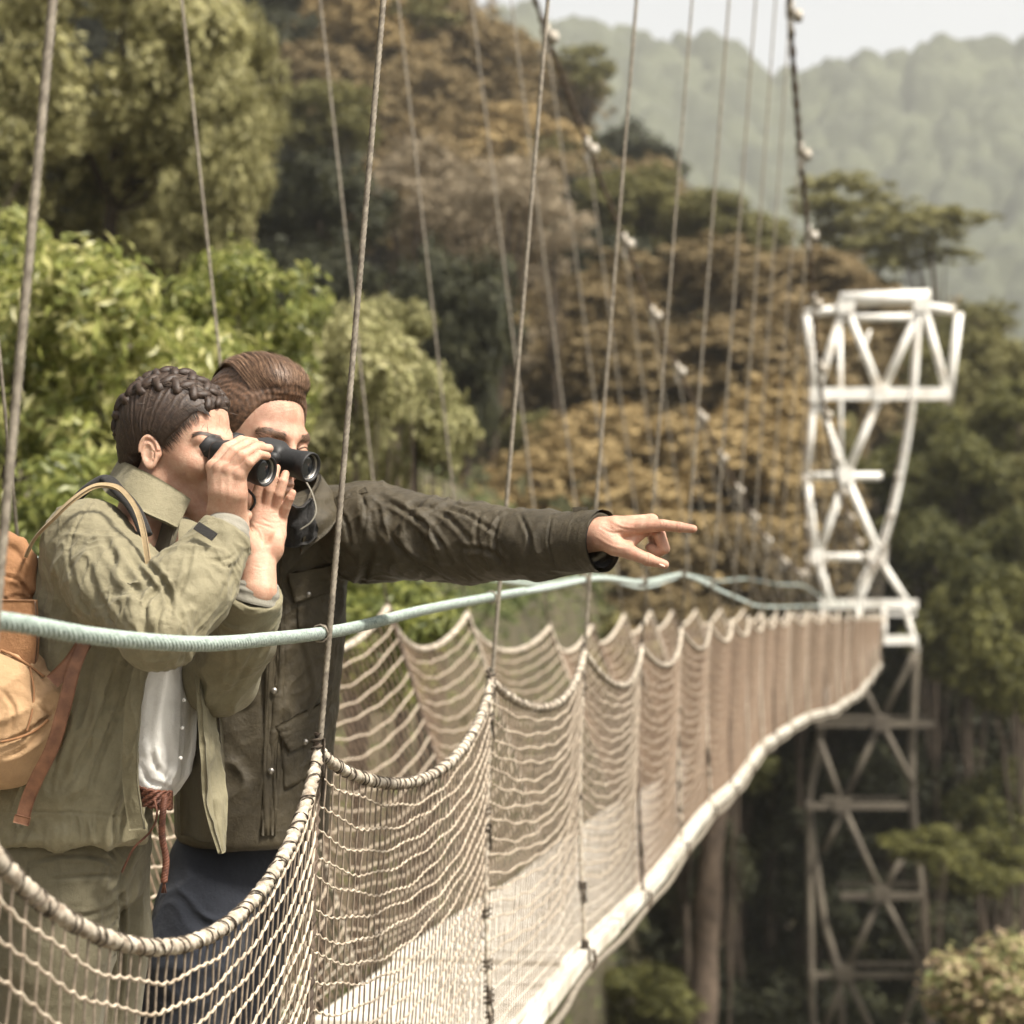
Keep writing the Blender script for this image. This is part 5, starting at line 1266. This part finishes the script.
# a hand behind the woman's back: simple hidden continuation is covered by her jacket
hs = lambda p: head_sdf(p, hm, True)
g = Geo(); rg = np.random.default_rng(4); rb = []; LL = []
for i in range(230):
    for sgn in (-1, 1):
        u = rg.random(); c = np.array([.096-.026*u**1.5, sgn*(.012+.042*u), .019+.004*math.sin(u*2.6)+rg.normal(0, .0024)])
        d = np.array([-.006*u, sgn*.011, .004-.006*u]); LL.append(c+np.linspace(0, 1, 4)[:, None]*d)
rb = [(p+n*.0006, n) for p, n in project_many(hs, LL)]
for sd_ in (-1, 1):
    g = Geo(); flow_ribbons([r_ for r_ in rb if r_[0][0, 1]*sd_ > 0], .00045, g); g.v = [to_world(HM.w(v)) for v in g.v]; g.build('eyebrow', M_hairm, man)
for sgn in (-1, 1):
    L = [[.097-.012*u, sgn*(.019+.030*u), .0015+.0045*math.sin(u*3.1)-.002*u] for u in np.linspace(0, 1, 12)]
    pts, nn = project(hs, np.array(L)); V, Fs = tube(pts+nn*.0003, .0013, 5); g = Geo(); g.addm(to_world(HM.w(V)), Fs); g.build('lash_line', M_hairm, man)
# stubble-free lower face; hair: short dark sides and a swept-back top
def hl_m(z): return np.interp(z, [-.13, -.09, -.045, -.02, -.008, .0, .02, .046, .068, .085, .096, .12], [-.06, -.055, -.042, -.018, .006, .018, .034, .046, .056, .072, .11, .3]).astype(np.float32)
def base_m(q): return s_ell(q, (-.012, 0, .033), (.095, .075, .086))
def fn_hairm(p):
    q = HM.l(p)/hm; aq = np.stack([q[..., 0], np.abs(q[..., 1]), q[..., 2]], -1)
    b = base_m(q); b = smin(b, s_ell(q, (-.03, 0, -.03), (.064, .058, .07)), .03)
    edge = hl_m(q[..., 2])-q[..., 0]
    th = .003+.006*np.clip(edge/.02, 0, 1); d = b-th; d = smax(d, -edge, .004)
    e = s_ell(aq, (.002, .078, -.012), (.017, .02, .031)); d = smax(d, -e, .003); d = smax(d, -(q[..., 2]+.085), .006)
    top = s_ell(q, (-.002, 0, .104), (.074, .058, .038)); top = smin(top, s_ell(q, (.040, .004, .113), (.028, .046, .020)), .02)
    top = smin(top, s_ell(q, (-.055, 0, .07), (.06, .062, .05)), .03)
    return smin(d, top, .014)*hm
lo, hi = bbox([HM.w((x, y, z)) for x in (-.13, .12) for y in (-.1, .1) for z in (-.11, .16)], .01)
V, Q = surf(fn_hairm, lo, hi, .0025); Vl = HM.l(V)/hm; Nn = vnormals(V, Q)
fl = Vl[:, 1]*1.0+.25*Vl[:, 2]-.12*Vl[:, 0]
tm = np.clip((Vl[:, 2]-.045)/.03, 0, 1)
V = V+Nn*((np.abs(np.sin(fl*330+vnoise(Vl*22)*6))*.0006+.0005*np.sin(fl*900+vnoise(Vl*60)*3))*tm+.0004*vnoise(Vl*300)*(1-tm))[:, None]
g = Geo(); g.addm(to_world(V), [Q], 0)
hf_ = lambda q: fn_hairm(HM.w(q*hm))/hm
rb = [[], []]; LL = []; OF = []
for i in range(7000):
    y0 = rg.uniform(-.062, .06); x0 = .074-abs(y0)**2*8; z0 = .098-abs(y0)*.35
    n = 12; t = np.linspace(0, 1, n); L = rg.uniform(.09, .17); st_ = rg.uniform(0, .06)
    x = x0-st_-L*t; z = z0+.05*np.sin(np.clip((st_/.17+t*L/.17)*2.3, 0, 3))+.010; y = y0*(1+.15*t)+.006*np.sin(t*3+y0*40)
    LL.append(np.stack([x, y, z], 1)); OF.append(rg.uniform(.0, .0042)+.010*rg.random()**9*np.sin(t*3.14)[:, None])
for (p, n), o_ in zip(project_many(hf_, LL, 4), OF): rb[0 if rg.random() < .5 else 1].append((HM.w((p+n*o_)*hm), n@HM.M))
LL = []
for i in range(2400):
    z0 = rg.uniform(-.07, .055); sg_ = -1 if rg.random() < .7 else 1; x0 = float(hl_m(np.array([z0]))[0])-rg.uniform(-.002, .1)
    L = rg.uniform(.012, .03); t = np.linspace(0, 1, 5); LL.append(np.stack([x0-L*t, np.full(5, sg_*.085), z0-.35*L*t], 1))
for p, n in project_many(hf_, LL, 4): rb[0].append((HM.w((p+n*rg.uniform(0, .0014))*hm), n@HM.M))
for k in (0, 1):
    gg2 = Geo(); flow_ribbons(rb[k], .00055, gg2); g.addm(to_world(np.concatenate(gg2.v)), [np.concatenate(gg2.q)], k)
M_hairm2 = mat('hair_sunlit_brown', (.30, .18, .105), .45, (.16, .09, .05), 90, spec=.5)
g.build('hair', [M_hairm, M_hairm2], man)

# ---- jacket
TM = tabpx([(498, 228, 300, 3.76, .06), (515, 200, 330, 3.78, .11), (540, 170, 350, 3.82, .15), (590, 165, 346, 3.85, .165), (640, 168, 345, 3.86, .165), (700, 172, 338, 3.87, .165), (760, 174, 332, 3.87, .165), (800, 176, 330, 3.87, .168), (838, 176, 328, 3.87, .17)])
def fn_mj(p):
    d = s_loft(p, TM, .02)
    a = s_chain(p, [CC(325, 530, 3.80), CC(372, 532, 3.74), CC(470, 543, 3.60)], [.085, .088, .070], .03)
    a = smin(a, s_chain(p, [CC(470, 543, 3.60), CC(540, 545, 3.50), CC(602, 541, 3.42)], [.070, .059, .050], .02), .02)
    ax_ = unit(CC(606, 540, 3.415)-CC(500, 545, 3.56)); q = (p-CC(603, 541, 3.42))@ax_; a = smax(a, q, .003)
    hol = s_cap(p, CC(585, 545, 3.44), CC(640, 540, 3.37), .043, .048); a = smax(a, -hol, .003)
    d = smin(d, a, .03)
    # far arm round the woman's back
    b = s_chain(p, [CC(200, 545, 3.86), CC(150, 600, 3.80), CC(90, 600, 3.58)], [.08, .07, .05], .03)
    d = smin(d, b, .02)
    # opening down the front under the chin
    return smax(d, -s_ell(p, CC(292, 505, 3.64), (.04, .045, .07)), .01)
V, Q = surf(fn_mj, *bbox([CC(80, 480, 3.5), CC(620, 480, 3.4), CC(330, 850, 4.0), CC(80, 850, 4.0)], .06), .0034); V = relax(V, Q, 3, .5); Nn = vnormals(V, Q)
V = folds(V, Nn, [(CC(420, 540, 3.6), (.12, .09, .15), (1, -.45, 0), 7.5, 20, 61), (CC(510, 540, 3.5), (.09, .07, .1), (.45, 1, 0), 6.0, 26, 62), (CC(375, 520, 3.68), (.06, .07, .1), (.5, -1, 0), 7.5, 24, 63), (CC(290, 700, 3.7), (.15, .16, .2), (.1, 1, 0), 7.5, 16, 64), (CC(340, 600, 3.75), (.06, .08, .1), (.7, 1, 0), 7.5, 22, 65)])
V = crease(V, vnormals(V, Q), [([(358, 486), (366, 510), (362, 540)], 1.6, 2.4), ([(378, 498), (400, 508), (430, 530), (450, 560)], 3, 5), ([(400, 505), (440, 512), (470, 540)], 3, 4), ([(385, 530), (410, 560), (440, 575)], 3.5, 5), ([(372, 548), (362, 580), (350, 600)], 3.5, 6), ([(430, 505), (460, 512), (500, 535)], 2.5, 3.5), ([(480, 512), (476, 535), (482, 560)], 2.4, 3), ([(500, 512), (494, 540), (500, 566)], 2.2, 3), ([(520, 514), (530, 540), (525, 560)], 2.2, 3), ([(460, 548), (490, 552), (510, 570)], 2.8, 4),
    ([(553, 512), (548, 540), (556, 570)], 1.2, 2), ([(586, 511), (580, 540), (588, 568)], 1.3, 2.4), ([(575, 512), (569, 540), (576, 570)], .8, 1),
    ([(330, 500), (345, 520), (350, 545)], 2.5, 3), ([(270, 560), (272, 650), (268, 760), (262, 830)], 2, 3.5), ([(281, 556), (284, 650), (280, 760), (275, 830)], 1.1, 1.6),
    ([(340, 640), (325, 690), (300, 740)], 3.5, 5), ([(335, 700), (315, 740), (290, 770)], 3, 4), ([(300, 640), (310, 690), (304, 720)], 3, 3)])
V = folds(V, vnormals(V, Q), [(CC(400, 560, 3.7), (.5, .5, .5), (.8, .5, 0), 2.0, 46, 93), (CC(230, 720, 3.7), (.2, .25, .3), (.25, 1, 0), 6, 20, 95), (CC(440, 510, 3.62), (.12, .05, .1), (.4, -1, 0), 6, 26, 96)])
mj = cam_add('jacket', V, [Q], M_jacketm, man)
# pockets as thin raised panels over the front
def on_front(px, py):          # point on the jacket surface below a pixel
    d = ray(px, py)@CM; lo_, hi_ = 3.3, 4.0
    t = np.linspace(lo_, hi_, 200); P = d[None]*t[:, None]; f = fn_mj(P.astype(np.float32)); i = int(np.argmax(f < 0)); return P[i]
def patch(name, corners, th, par, m, n=14, out=.004):
    A = np.array(corners, float); U = np.linspace(0, 1, n); G = np.zeros((n, n, 3))
    for i, u in enumerate(U):
        for j, v in enumerate(U):
            xy = (A[0]*(1-u)+A[1]*u)*(1-v)+(A[3]*(1-u)+A[2]*u)*v; G[i, j] = on_front(*xy)
    G[..., 2] -= out+.0015*np.sin(np.linspace(0, 1, n)*8)[:, None]
    v = G.reshape(-1, 3); i = np.arange(n-1)[:, None]*n+np.arange(n-1)[None]; q = np.stack([i, i+n, i+n+1, i+1], -1).reshape(-1, 4)
    nn = vnormals(v, q); s_ = -np.sign((nn*v).sum(1).mean()); nn = nn*s_
    V = np.concatenate([v+nn*th/2, v-nn*(th/2+out)]); k = n*n; e = []
    b = [np.arange(n-1), np.arange(n-1)+(n-1)*n, np.arange(n-1)*n, np.arange(n-1)*n+n-1]
    for bb, st_ in ((b[0], 1), (b[1], 1), (b[2], n), (b[3], n)): e.append(np.stack([bb, bb+st_, bb+st_+k, bb+k], 1))
    return cam_add(name, V, [np.concatenate([q]+e)], m, par)
pk = patch('chest_pocket', [(296, 580), (334, 572), (333, 625), (298, 630)], .004, mj, M_jacketm)
patch('pocket_flap', [(288, 574), (336, 564), (336, 590), (295, 603)], .006, pk, M_jacketm, out=.009)
pk = patch('hip_pocket', [(280, 728), (322, 712), (322, 772), (284, 790)], .004, mj, M_jacketm)
patch('pocket_flap', [(275, 726), (322, 702), (323, 736), (290, 752)], .006, pk, M_jacketm, out=.009)
patch('placket', [(270, 560), (283, 556), (276, 835), (262, 835)], .005, mj, M_jacketm, n=26, out=.005)
patch('shoulder_seam', [(336, 497), (366, 488), (368, 492), (338, 502)], .003, mj, M_jacketm)
for x, y in ((276, 620), (275, 690), (272, 770), (309, 594), (306, 741)):
    c = on_front(x, y)-np.array([0, 0, .013]); V, Fs = tube([c, c-[0, 0, .003]], .0055, 14); cam_add('snap', V, Fs, M_metal, mj)
c = CC(588, 512.5, 3.44); V, Q = box_bar(c-[.026, .002, 0], c+[.0, -.001, 0], .022, .004); cam_add('cuff_strap', V, [Q], M_jacketm, mj, smooth=False)
# standing collar, folded over at the right
V, Q = sheet([CC(232, 480, 3.74), CC(240, 470, 3.82), CC(290, 468, 3.84), CC(318, 474, 3.74), CC(312, 492, 3.64), CC(302, 520, 3.60)], [CC(225, 520, 3.70), CC(235, 505, 3.84), CC(295, 500, 3.88), CC(338, 502, 3.76), CC(330, 530, 3.64), CC(300, 555, 3.62)], .008, 60, 12, wav=.004)
V = folds(V, vnormals(V, Q), [(CC(312, 505, 3.62), (.06, .06, .1), (.6, 1, 0), 7.5, 34, 71)]); cam_add('collar', V, [Q], M_jacketm, mj)
V, Q = sheet([CC(286, 500, 3.62), CC(300, 508, 3.59), CC(312, 498, 3.61)], [CC(282, 545, 3.64), CC(297, 548, 3.61), CC(318, 538, 3.62)], .008, 30, 10, wav=.006)
V = folds(V, vnormals(V, Q), [(CC(300, 525, 3.6), (.05, .05, .1), (1, .4, 0), 9.0, 44, 72)]); cam_add('inner_collar', V, [Q], M_blackcloth, mj)
V, Fs = tube(smooth_path([CC(304, 478, 3.66), CC(313, 496, 3.60), CC(316, 512, 3.585), CC(311, 522, 3.58), CC(300, 530, 3.58)], 30), .0015, 8); cam_add('collar_cord', V, Fs, M_cuff, mj)
V, Fs = tube(smooth_path([CC(578, 541.5, 3.452), CC(590, 541.2, 3.437), CC(603.5, 541, 3.42)], 14), .0535*(1+.012*np.sin(np.arange(14)*2.1)), 40, cap=False); V = folds(V, -vnormals(V, Fs[0]), [(CC(590, 541, 3.43), (.08, .08, .08), (0, 1, 0), 1.5, 60, 97)]); cam_add('cuff', V, Fs, M_jacketm, mj)
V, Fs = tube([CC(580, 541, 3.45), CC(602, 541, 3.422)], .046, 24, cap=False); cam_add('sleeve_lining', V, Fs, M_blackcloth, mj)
# ---- jeans and boots
TMT = tabpx([(800, 184, 304, 3.88, .13), (870, 178, 300, 3.88, .13), (900, 176, 296, 3.88, .12)])
def fn_mt(p):
    d = s_loft(p, TMT, .02)
    for c0, c1, c2, c3 in ((CC(222, 870, 3.84), CC(190, 960, 3.78), CC(178, 1060, 3.78), CC(180, 1220, 3.84)), (CC(262, 870, 3.92), CC(236, 960, 3.92), CC(238, 1060, 3.90), CC(250, 1210, 3.94))):
        d = smin(d, s_chain(p, [c0, c1, c2, c3], [.105, .092, .078, .06], .02), .014)
    return d
V, Q = surf(fn_mt, *bbox([CC(110, 790, 3.65), CC(350, 1240, 4.05), CC(110, 1240, 3.7)], .04), .0055); V = relax(V, Q, 2); Nn = vnormals(V, Q)
V = folds(V, Nn, [(CC(190, 960, 3.7), (.15, .15, .2), (1, -.3, 0), 6.0, 24, 81)]); cam_add('jeans', V, [Q], M_jeans, man)
for px, dc in ((186, 3.80), (255, 3.90)):
    c = CC(px, 1228, dc); fx = np.array([.7, 0, -.7])
    def fs(p, c=c, fx=fx):
        q = s_rot(p, c, fx, (0, 1, 0)); return smax(smin(s_ell(q, (.05, 0, 0), (.15, .05, .052)), s_ell(q, (-.03, .05, 0), (.055, .08, .05)), .03), -(q[..., 1]+.03), .006)
    V, Q = surf(fs, c-.24, c+.24, .009); cam_add('boot', V, [Q], M_leather, man)
# ---------------- binoculars
Ln, Lf = CC(267, 471.5, 3.10), CC(311, 467.5, 3.19)
rb_ = unit(Ln-Lf); fb = unit(np.array([.785, -.215, -.60])); fb = unit(fb-rb_*rb_.dot(fb)); ub = np.cross(fb, rb_); ub = ub if ub[1] > 0 else -ub
Cb = (Ln+Lf)/2
def B(f, r, u): return Cb+fb*f+rb_*r+ub*u
hs_ = np.linalg.norm(Ln-Lf)/2
bino = empty('binoculars', to_world(B(-.07, 0, -.03)), 'black rubber-armoured binoculars held up to the eyes of the woman', 'binoculars')
def lathe(a, axis, prof, sides=40):
    P = np.array([a+axis*x for x, r in prof]); T = unit(axis); n = unit(np.cross(T, [0, 1, .2])); b = np.cross(T, n); th = np.linspace(0, 2*math.pi, sides, endpoint=False)
    V = (P[:, None]+np.array([r for x, r in prof])[:, None, None]*(n*np.cos(th)[:, None]+b*np.sin(th)[:, None])[None]).reshape(-1, 3)
    i = np.arange(len(prof)-1)[:, None]*sides; j = np.arange(sides)[None]; k = (j+1) % sides
    return V, np.stack([i+j, i+k, i+sides+k, i+sides+j], -1).reshape(-1, 4)
for sgn in (1, -1):
    a = B(0, sgn*hs_, 0)
    V, Q = lathe(a, fb, [(-.088, .012), (-.086, .019), (-.070, .0215), (-.045, .0222), (-.020, .0228), (-.0185, .0240), (-.002, .0245), (.0, .0240), (.001, .0225), (-.001, .0205), (-.012, .0195), (-.013, .0001)])
    o = cam_add('objective_barrel', V, [Q], M_rubber, bino)
    V, Q = lathe(a, fb, [(-.0085, .0197), (-.008, .0192), (-.0065, .012), (-.006, .0001)]); cam_add('lens', V, [Q], M_glass, o)
    V, Q = lathe(a, fb, [(-.0085, .0202), (-.004, .0206), (-.004, .0194), (-.0085, .0192)]); cam_add('lens_ring', V, [Q], M_metal, o)
    def fp(p, sgn=sgn):
        q = np.stack([(p-Cb)@fb, (p-Cb)@rb_*sgn, (p-Cb)@ub], -1).astype(np.float32)
        d = s_box(q-np.array([-.085, hs_-.012, .004], np.float32), (.027, .032, .026), .014)
        d = smin(d, s_box(q-np.array([-.045, hs_, .0], np.float32), (.03, .021, .021), .018), .01)
        return smin(d, s_box(q-np.array([-.085, .012, .012], np.float32), (.02, .016, .010), .006), .008)
    V, Q = surf(fp, *bbox([B(-.12, sgn*hs_+sgn*.03, -.04), B(0, 0, .05), B(-.12, 0, .05), B(-.02, sgn*.09, -.03)], .02), .0022); cam_add('prism_housing', relax(V, Q, 1), [Q], M_rubber, bino)
    e = B(-.105, sgn*.0325, .010)
    V, Q = lathe(e, -fb, [(0, .016), (.012, .016), (.014, .0175), (.028, .0175), (.030, .0205), (.040, .0205), (.042, .019), (.041, .015), (.036, .001)]); cam_add('eyepiece', V, [Q], M_rubber, bino)
V, Q = lathe(B(-.112, 0, .012), fb, [(0, .001), (0, .010), (.035, .010), (.036, .0075), (.07, .0075), (.071, .009), (.085, .009), (.086, .001)], 24); cam_add('hinge', V, [Q], M_rubber, bino)
V, Q = lathe(B(-.075, 0, .020), fb, [(0, .001), (0, .0115), (.002, .0125), (.014, .0125), (.016, .0115), (.016, .001)], 36); cam_add('focus_wheel', V, [Q], M_metal, bino)
V, Q = box_bar(B(-.084, -.03, .024), B(-.084, .03, .024), .028, .006, ub); cam_add('top_plate', V, [Q], M_metal if False else M_rubber, bino, smooth=False)
V, Fs = tube(smooth_path([B(-.06, hs_+.005, -.022), CC(255, 500, 3.13), CC(243, 520, 3.14), CC(232, 560, 3.2), CC(200, 560, 3.3)], 40), .006, 8, ell=(1, .35)); cam_add('neck_strap', V, Fs, M_blackcloth, bino)
# ---------------- backpack
pack = empty('backpack', to_world(CC(10, 790, 3.2)), 'tan canvas backpack with brown leather straps on the back of the woman', 'backpack')
def fn_bag(p):
    q = s_rot(p, CC(2, 712, 3.16), unit(np.array([.78, .42, -.1])), (-.4, .9, 0))
    d = s_ell(q, (0, 0, 0), (.105, .115, .10)); d = smin(d, s_box(q-np.array([-.03, .0, .02], np.float32), (.10, .10, .09), .05), .03)
    d = smin(d, s_cap(p, CC(52, 700, 3.12), CC(10, 752, 3.13), .030, .045), .03)
    return d
V, Q = surf(fn_bag, *bbox([CC(-110, 600, 3.0), CC(80, 830, 3.32)], .03), .004); V = relax(V, Q, 2); Nn = vnormals(V, Q)
V = folds(V, Nn, [(CC(25, 700, 3.05), (.1, .12, .2), (1, .6, 0), 6, 20, 51), (CC(40, 720, 3.05), (.05, .05, .1), (.7, -1, 0), 6, 34, 52)])
V = crease(V, vnormals(V, Q), [([(0, 744), (20, 736), (45, 720), (56, 710)], 2.2, 6), ([(0, 760), (25, 748), (50, 726)], 2.5, 4), ([(0, 648), (20, 662), (45, 672)], 1.3, 2), ([(12, 640), (30, 668), (40, 690)], 2.2, 4), ([(38, 705), (48, 716), (36, 722)], 2.0, 4), ([(2, 690), (14, 710), (8, 735)], 2.5, 4)])
o = cam_add('bag', V, [Q], M_canvas, pack)
def fn_top(p):
    d = s_chain(p, [CC(-20, 640, 3.2), CC(8, 610, 3.2), CC(10, 570, 3.2), CC(2, 548, 3.2)], [.06, .045, .04, .03], .02)
    return smin(d, s_chain(p, [CC(30, 590, 3.18), CC(29, 560, 3.18), CC(20, 544, 3.18), CC(8, 541, 3.18)], [.010, .011, .011, .012], .003), .004)
V, Q = surf(fn_top, *bbox([CC(-60, 530, 3.1), CC(45, 680, 3.3)], .03), .0035); V = relax(V, Q, 1); Nn = vnormals(V, Q)
V = folds(V, Nn, [(CC(12, 585, 3.1), (.06, .08, .2), (1, -.8, 0), 5, 34, 55)])
V = crease(V, vnormals(V, Q), [([(0, 575), (18, 580), (30, 596)], 2, 4), ([(4, 600), (20, 596), (32, 604)], 2, 4), ([(2, 622), (18, 612), (34, 618)], 2, 3)])
cam_add('roll_top', V, [Q], M_canvasd, pack)
V, Q = sheet([CC(36, 600, 3.12), CC(38, 640, 3.12), CC(34, 680, 3.12)], [CC(-12, 600, 3.12), CC(-12, 640, 3.12), CC(-12, 690, 3.12)], .02, 24, 10); cam_add('side_panel', V, [Q], M_canvasd, pack)
def strap(name, pts, w, th, m, normal=(0, 0, -1), n=50):
    P = smooth_path(pts, n); T = np.gradient(P, axis=0); T /= np.linalg.norm(T, axis=1, keepdims=True); nn = np.asarray(normal, float)
    S = np.cross(T, nn); S /= np.linalg.norm(S, axis=1, keepdims=True); V, Q = sheet_simple(P-S*w/2, P+S*w/2, th); return cam_add(name, V, [Q], m, pack, smooth=True)
def sheet_simple(A, B_, th):
    n = len(A); m = 6; t = np.linspace(0, 1, m)[None, :, None]; G = (A[:, None]*(1-t)+B_[:, None]*t); v = G.reshape(-1, 3); i = np.arange(n-1)[:, None]*m+np.arange(m-1)[None]; q = np.stack([i, i+1, i+m+1, i+m], -1).reshape(-1, 4)
    nn = vnormals(v, q); V = np.concatenate([v-nn*th/2, v+nn*th/2]); k = n*m; e1 = np.arange(n-1)*m; e2 = e1+m-1; b1 = np.arange(m-1); b2 = b1+(n-1)*m
    return V, np.concatenate([q[:, ::-1], q+k, np.stack([e1, e1+m, e1+m+k, e1+k], 1), np.stack([e2+k, e2+m+k, e2+m, e2], 1), np.stack([b1+k, b1+1+k, b1+1, b1], 1), np.stack([b2, b2+1, b2+1+k, b2+k], 1)])
strap('lower_strap', [CC(85, 640, 3.08), CC(74, 668, 3.06), CC(66, 700, 3.05), CC(52, 748, 3.05), CC(38, 776, 3.06), CC(27, 802, 3.07), CC(22, 822, 3.07)], .021, .003, M_leather)
strap('lower_strap', [CC(85, 642, 3.085), CC(70, 664, 3.075), CC(52, 682, 3.07)], .024, .003, M_leather)
strap('strap_end', [CC(23, 816, 3.064), CC(21, 824, 3.064)], .024, .006, M_leather, n=6)
strap('shoulder_strap', [CC(26, 556, 3.16), CC(34, 540, 3.14), CC(52, 520, 3.10), CC(74, 499, 3.09), CC(96, 486, 3.10), CC(116, 487, 3.10), CC(130, 499, 3.07), CC(138, 513, 3.05), CC(144, 535, 3.03), CC(150, 575, 3.01)], .008, .005, cloth('khaki_piping', (.34, .25, .14), (.26, .19, .10)), (-.3, .75, -.6), 70)

def on_s(fn, px, py, out, a=2.9, b=3.3):
    d = ray(px, py)@CM; t = np.linspace(a, b, 260); P = d[None]*t[:, None]; f_ = fn(P.astype(np.float32)); return P[int(np.argmax(f_ < .002))]*(1-out/3.1)
def piping(pts, r, m, nm='seam_piping', out=.003):
    P = np.array([on_s(fn_bag, x, y, out) for x, y in smooth_path(pts, 26)]); V, Fs = tube(smooth_path(P[::3], 50), r, 7); return cam_add(nm, V, Fs, m, pack)
piping([(1, 650), (14, 656), (30, 666), (46, 678)], .0022, M_canvasd)
piping([(1, 742), (18, 738), (36, 730), (50, 718)], .0022, M_canvasd)
piping([(30, 668), (34, 690), (32, 712), (26, 734)], .0018, M_canvasd)
# ---------------- camera, sky, sun
cam = bpy.data.cameras.new('camera'); co = bpy.data.objects.new('camera', cam); COL.objects.link(co)
co.matrix_world = Matrix(((R_[0], U_[0], -F_[0], 0), (R_[1], U_[1], -F_[1], 0), (R_[2], U_[2], -F_[2], 0), (0, 0, 0, 1)))
cam.sensor_width = 36; cam.lens = 36*F/1024; cam.clip_start = .05; cam.clip_end = 5000
cam.dof.use_dof = True; cam.dof.focus_distance = 3.2; cam.dof.aperture_fstop = 4.6
SC.camera = co
w = bpy.data.worlds.new('World'); SC.world = w; w.use_nodes = True
sky = w.node_tree.nodes.new('ShaderNodeTexSky'); sky.sky_type = 'NISHITA'; sky.sun_disc = False
SUN = np.array([.52, -.27, .81]); SUN = SUN/np.linalg.norm(SUN)
el = math.asin(SUN[2]); az = math.atan2(SUN[0], SUN[1])
sky.sun_elevation = el; sky.sun_rotation = az; sky.dust_density = 4; sky.air_density = 1.0; sky.ozone_density = .6
hsv = w.node_tree.nodes.new('ShaderNodeHueSaturation'); hsv.inputs['Saturation'].default_value = .22; hsv.inputs['Value'].default_value = 1.15
tint = w.node_tree.nodes.new('ShaderNodeMix'); tint.data_type = 'RGBA'; tint.blend_type = 'MULTIPLY'; tint.inputs[0].default_value = 1; tint.inputs[7].default_value = (1, .97, .925, 1)
w.node_tree.links.new(sky.outputs[0], hsv.inputs['Color']); w.node_tree.links.new(hsv.outputs[0], tint.inputs[6])
w.node_tree.links.new(tint.outputs[2], w.node_tree.nodes['Background'].inputs[0]); w.node_tree.nodes['Background'].inputs[1].default_value = .122
sl = bpy.data.lights.new('sun', 'SUN'); so = bpy.data.objects.new('sun', sl); COL.objects.link(so)
sl.energy = 4.8; sl.angle = math.radians(8); sl.color = (1, .94, .85)
so.rotation_euler = Vector(SUN.tolist()).to_track_quat('Z', 'Y').to_euler()
SC.render.engine = 'CYCLES'
SC.view_settings.view_transform = 'Standard'; SC.view_settings.look = 'None'
SC.view_settings.exposure = .84; SC.view_settings.gamma = 1
SC.render.resolution_x = 1024; SC.render.resolution_y = 1024
SC.cycles.volume_bounces = 1; SC.cycles.max_bounces = 8; SC.cycles.transparent_max_bounces = 16
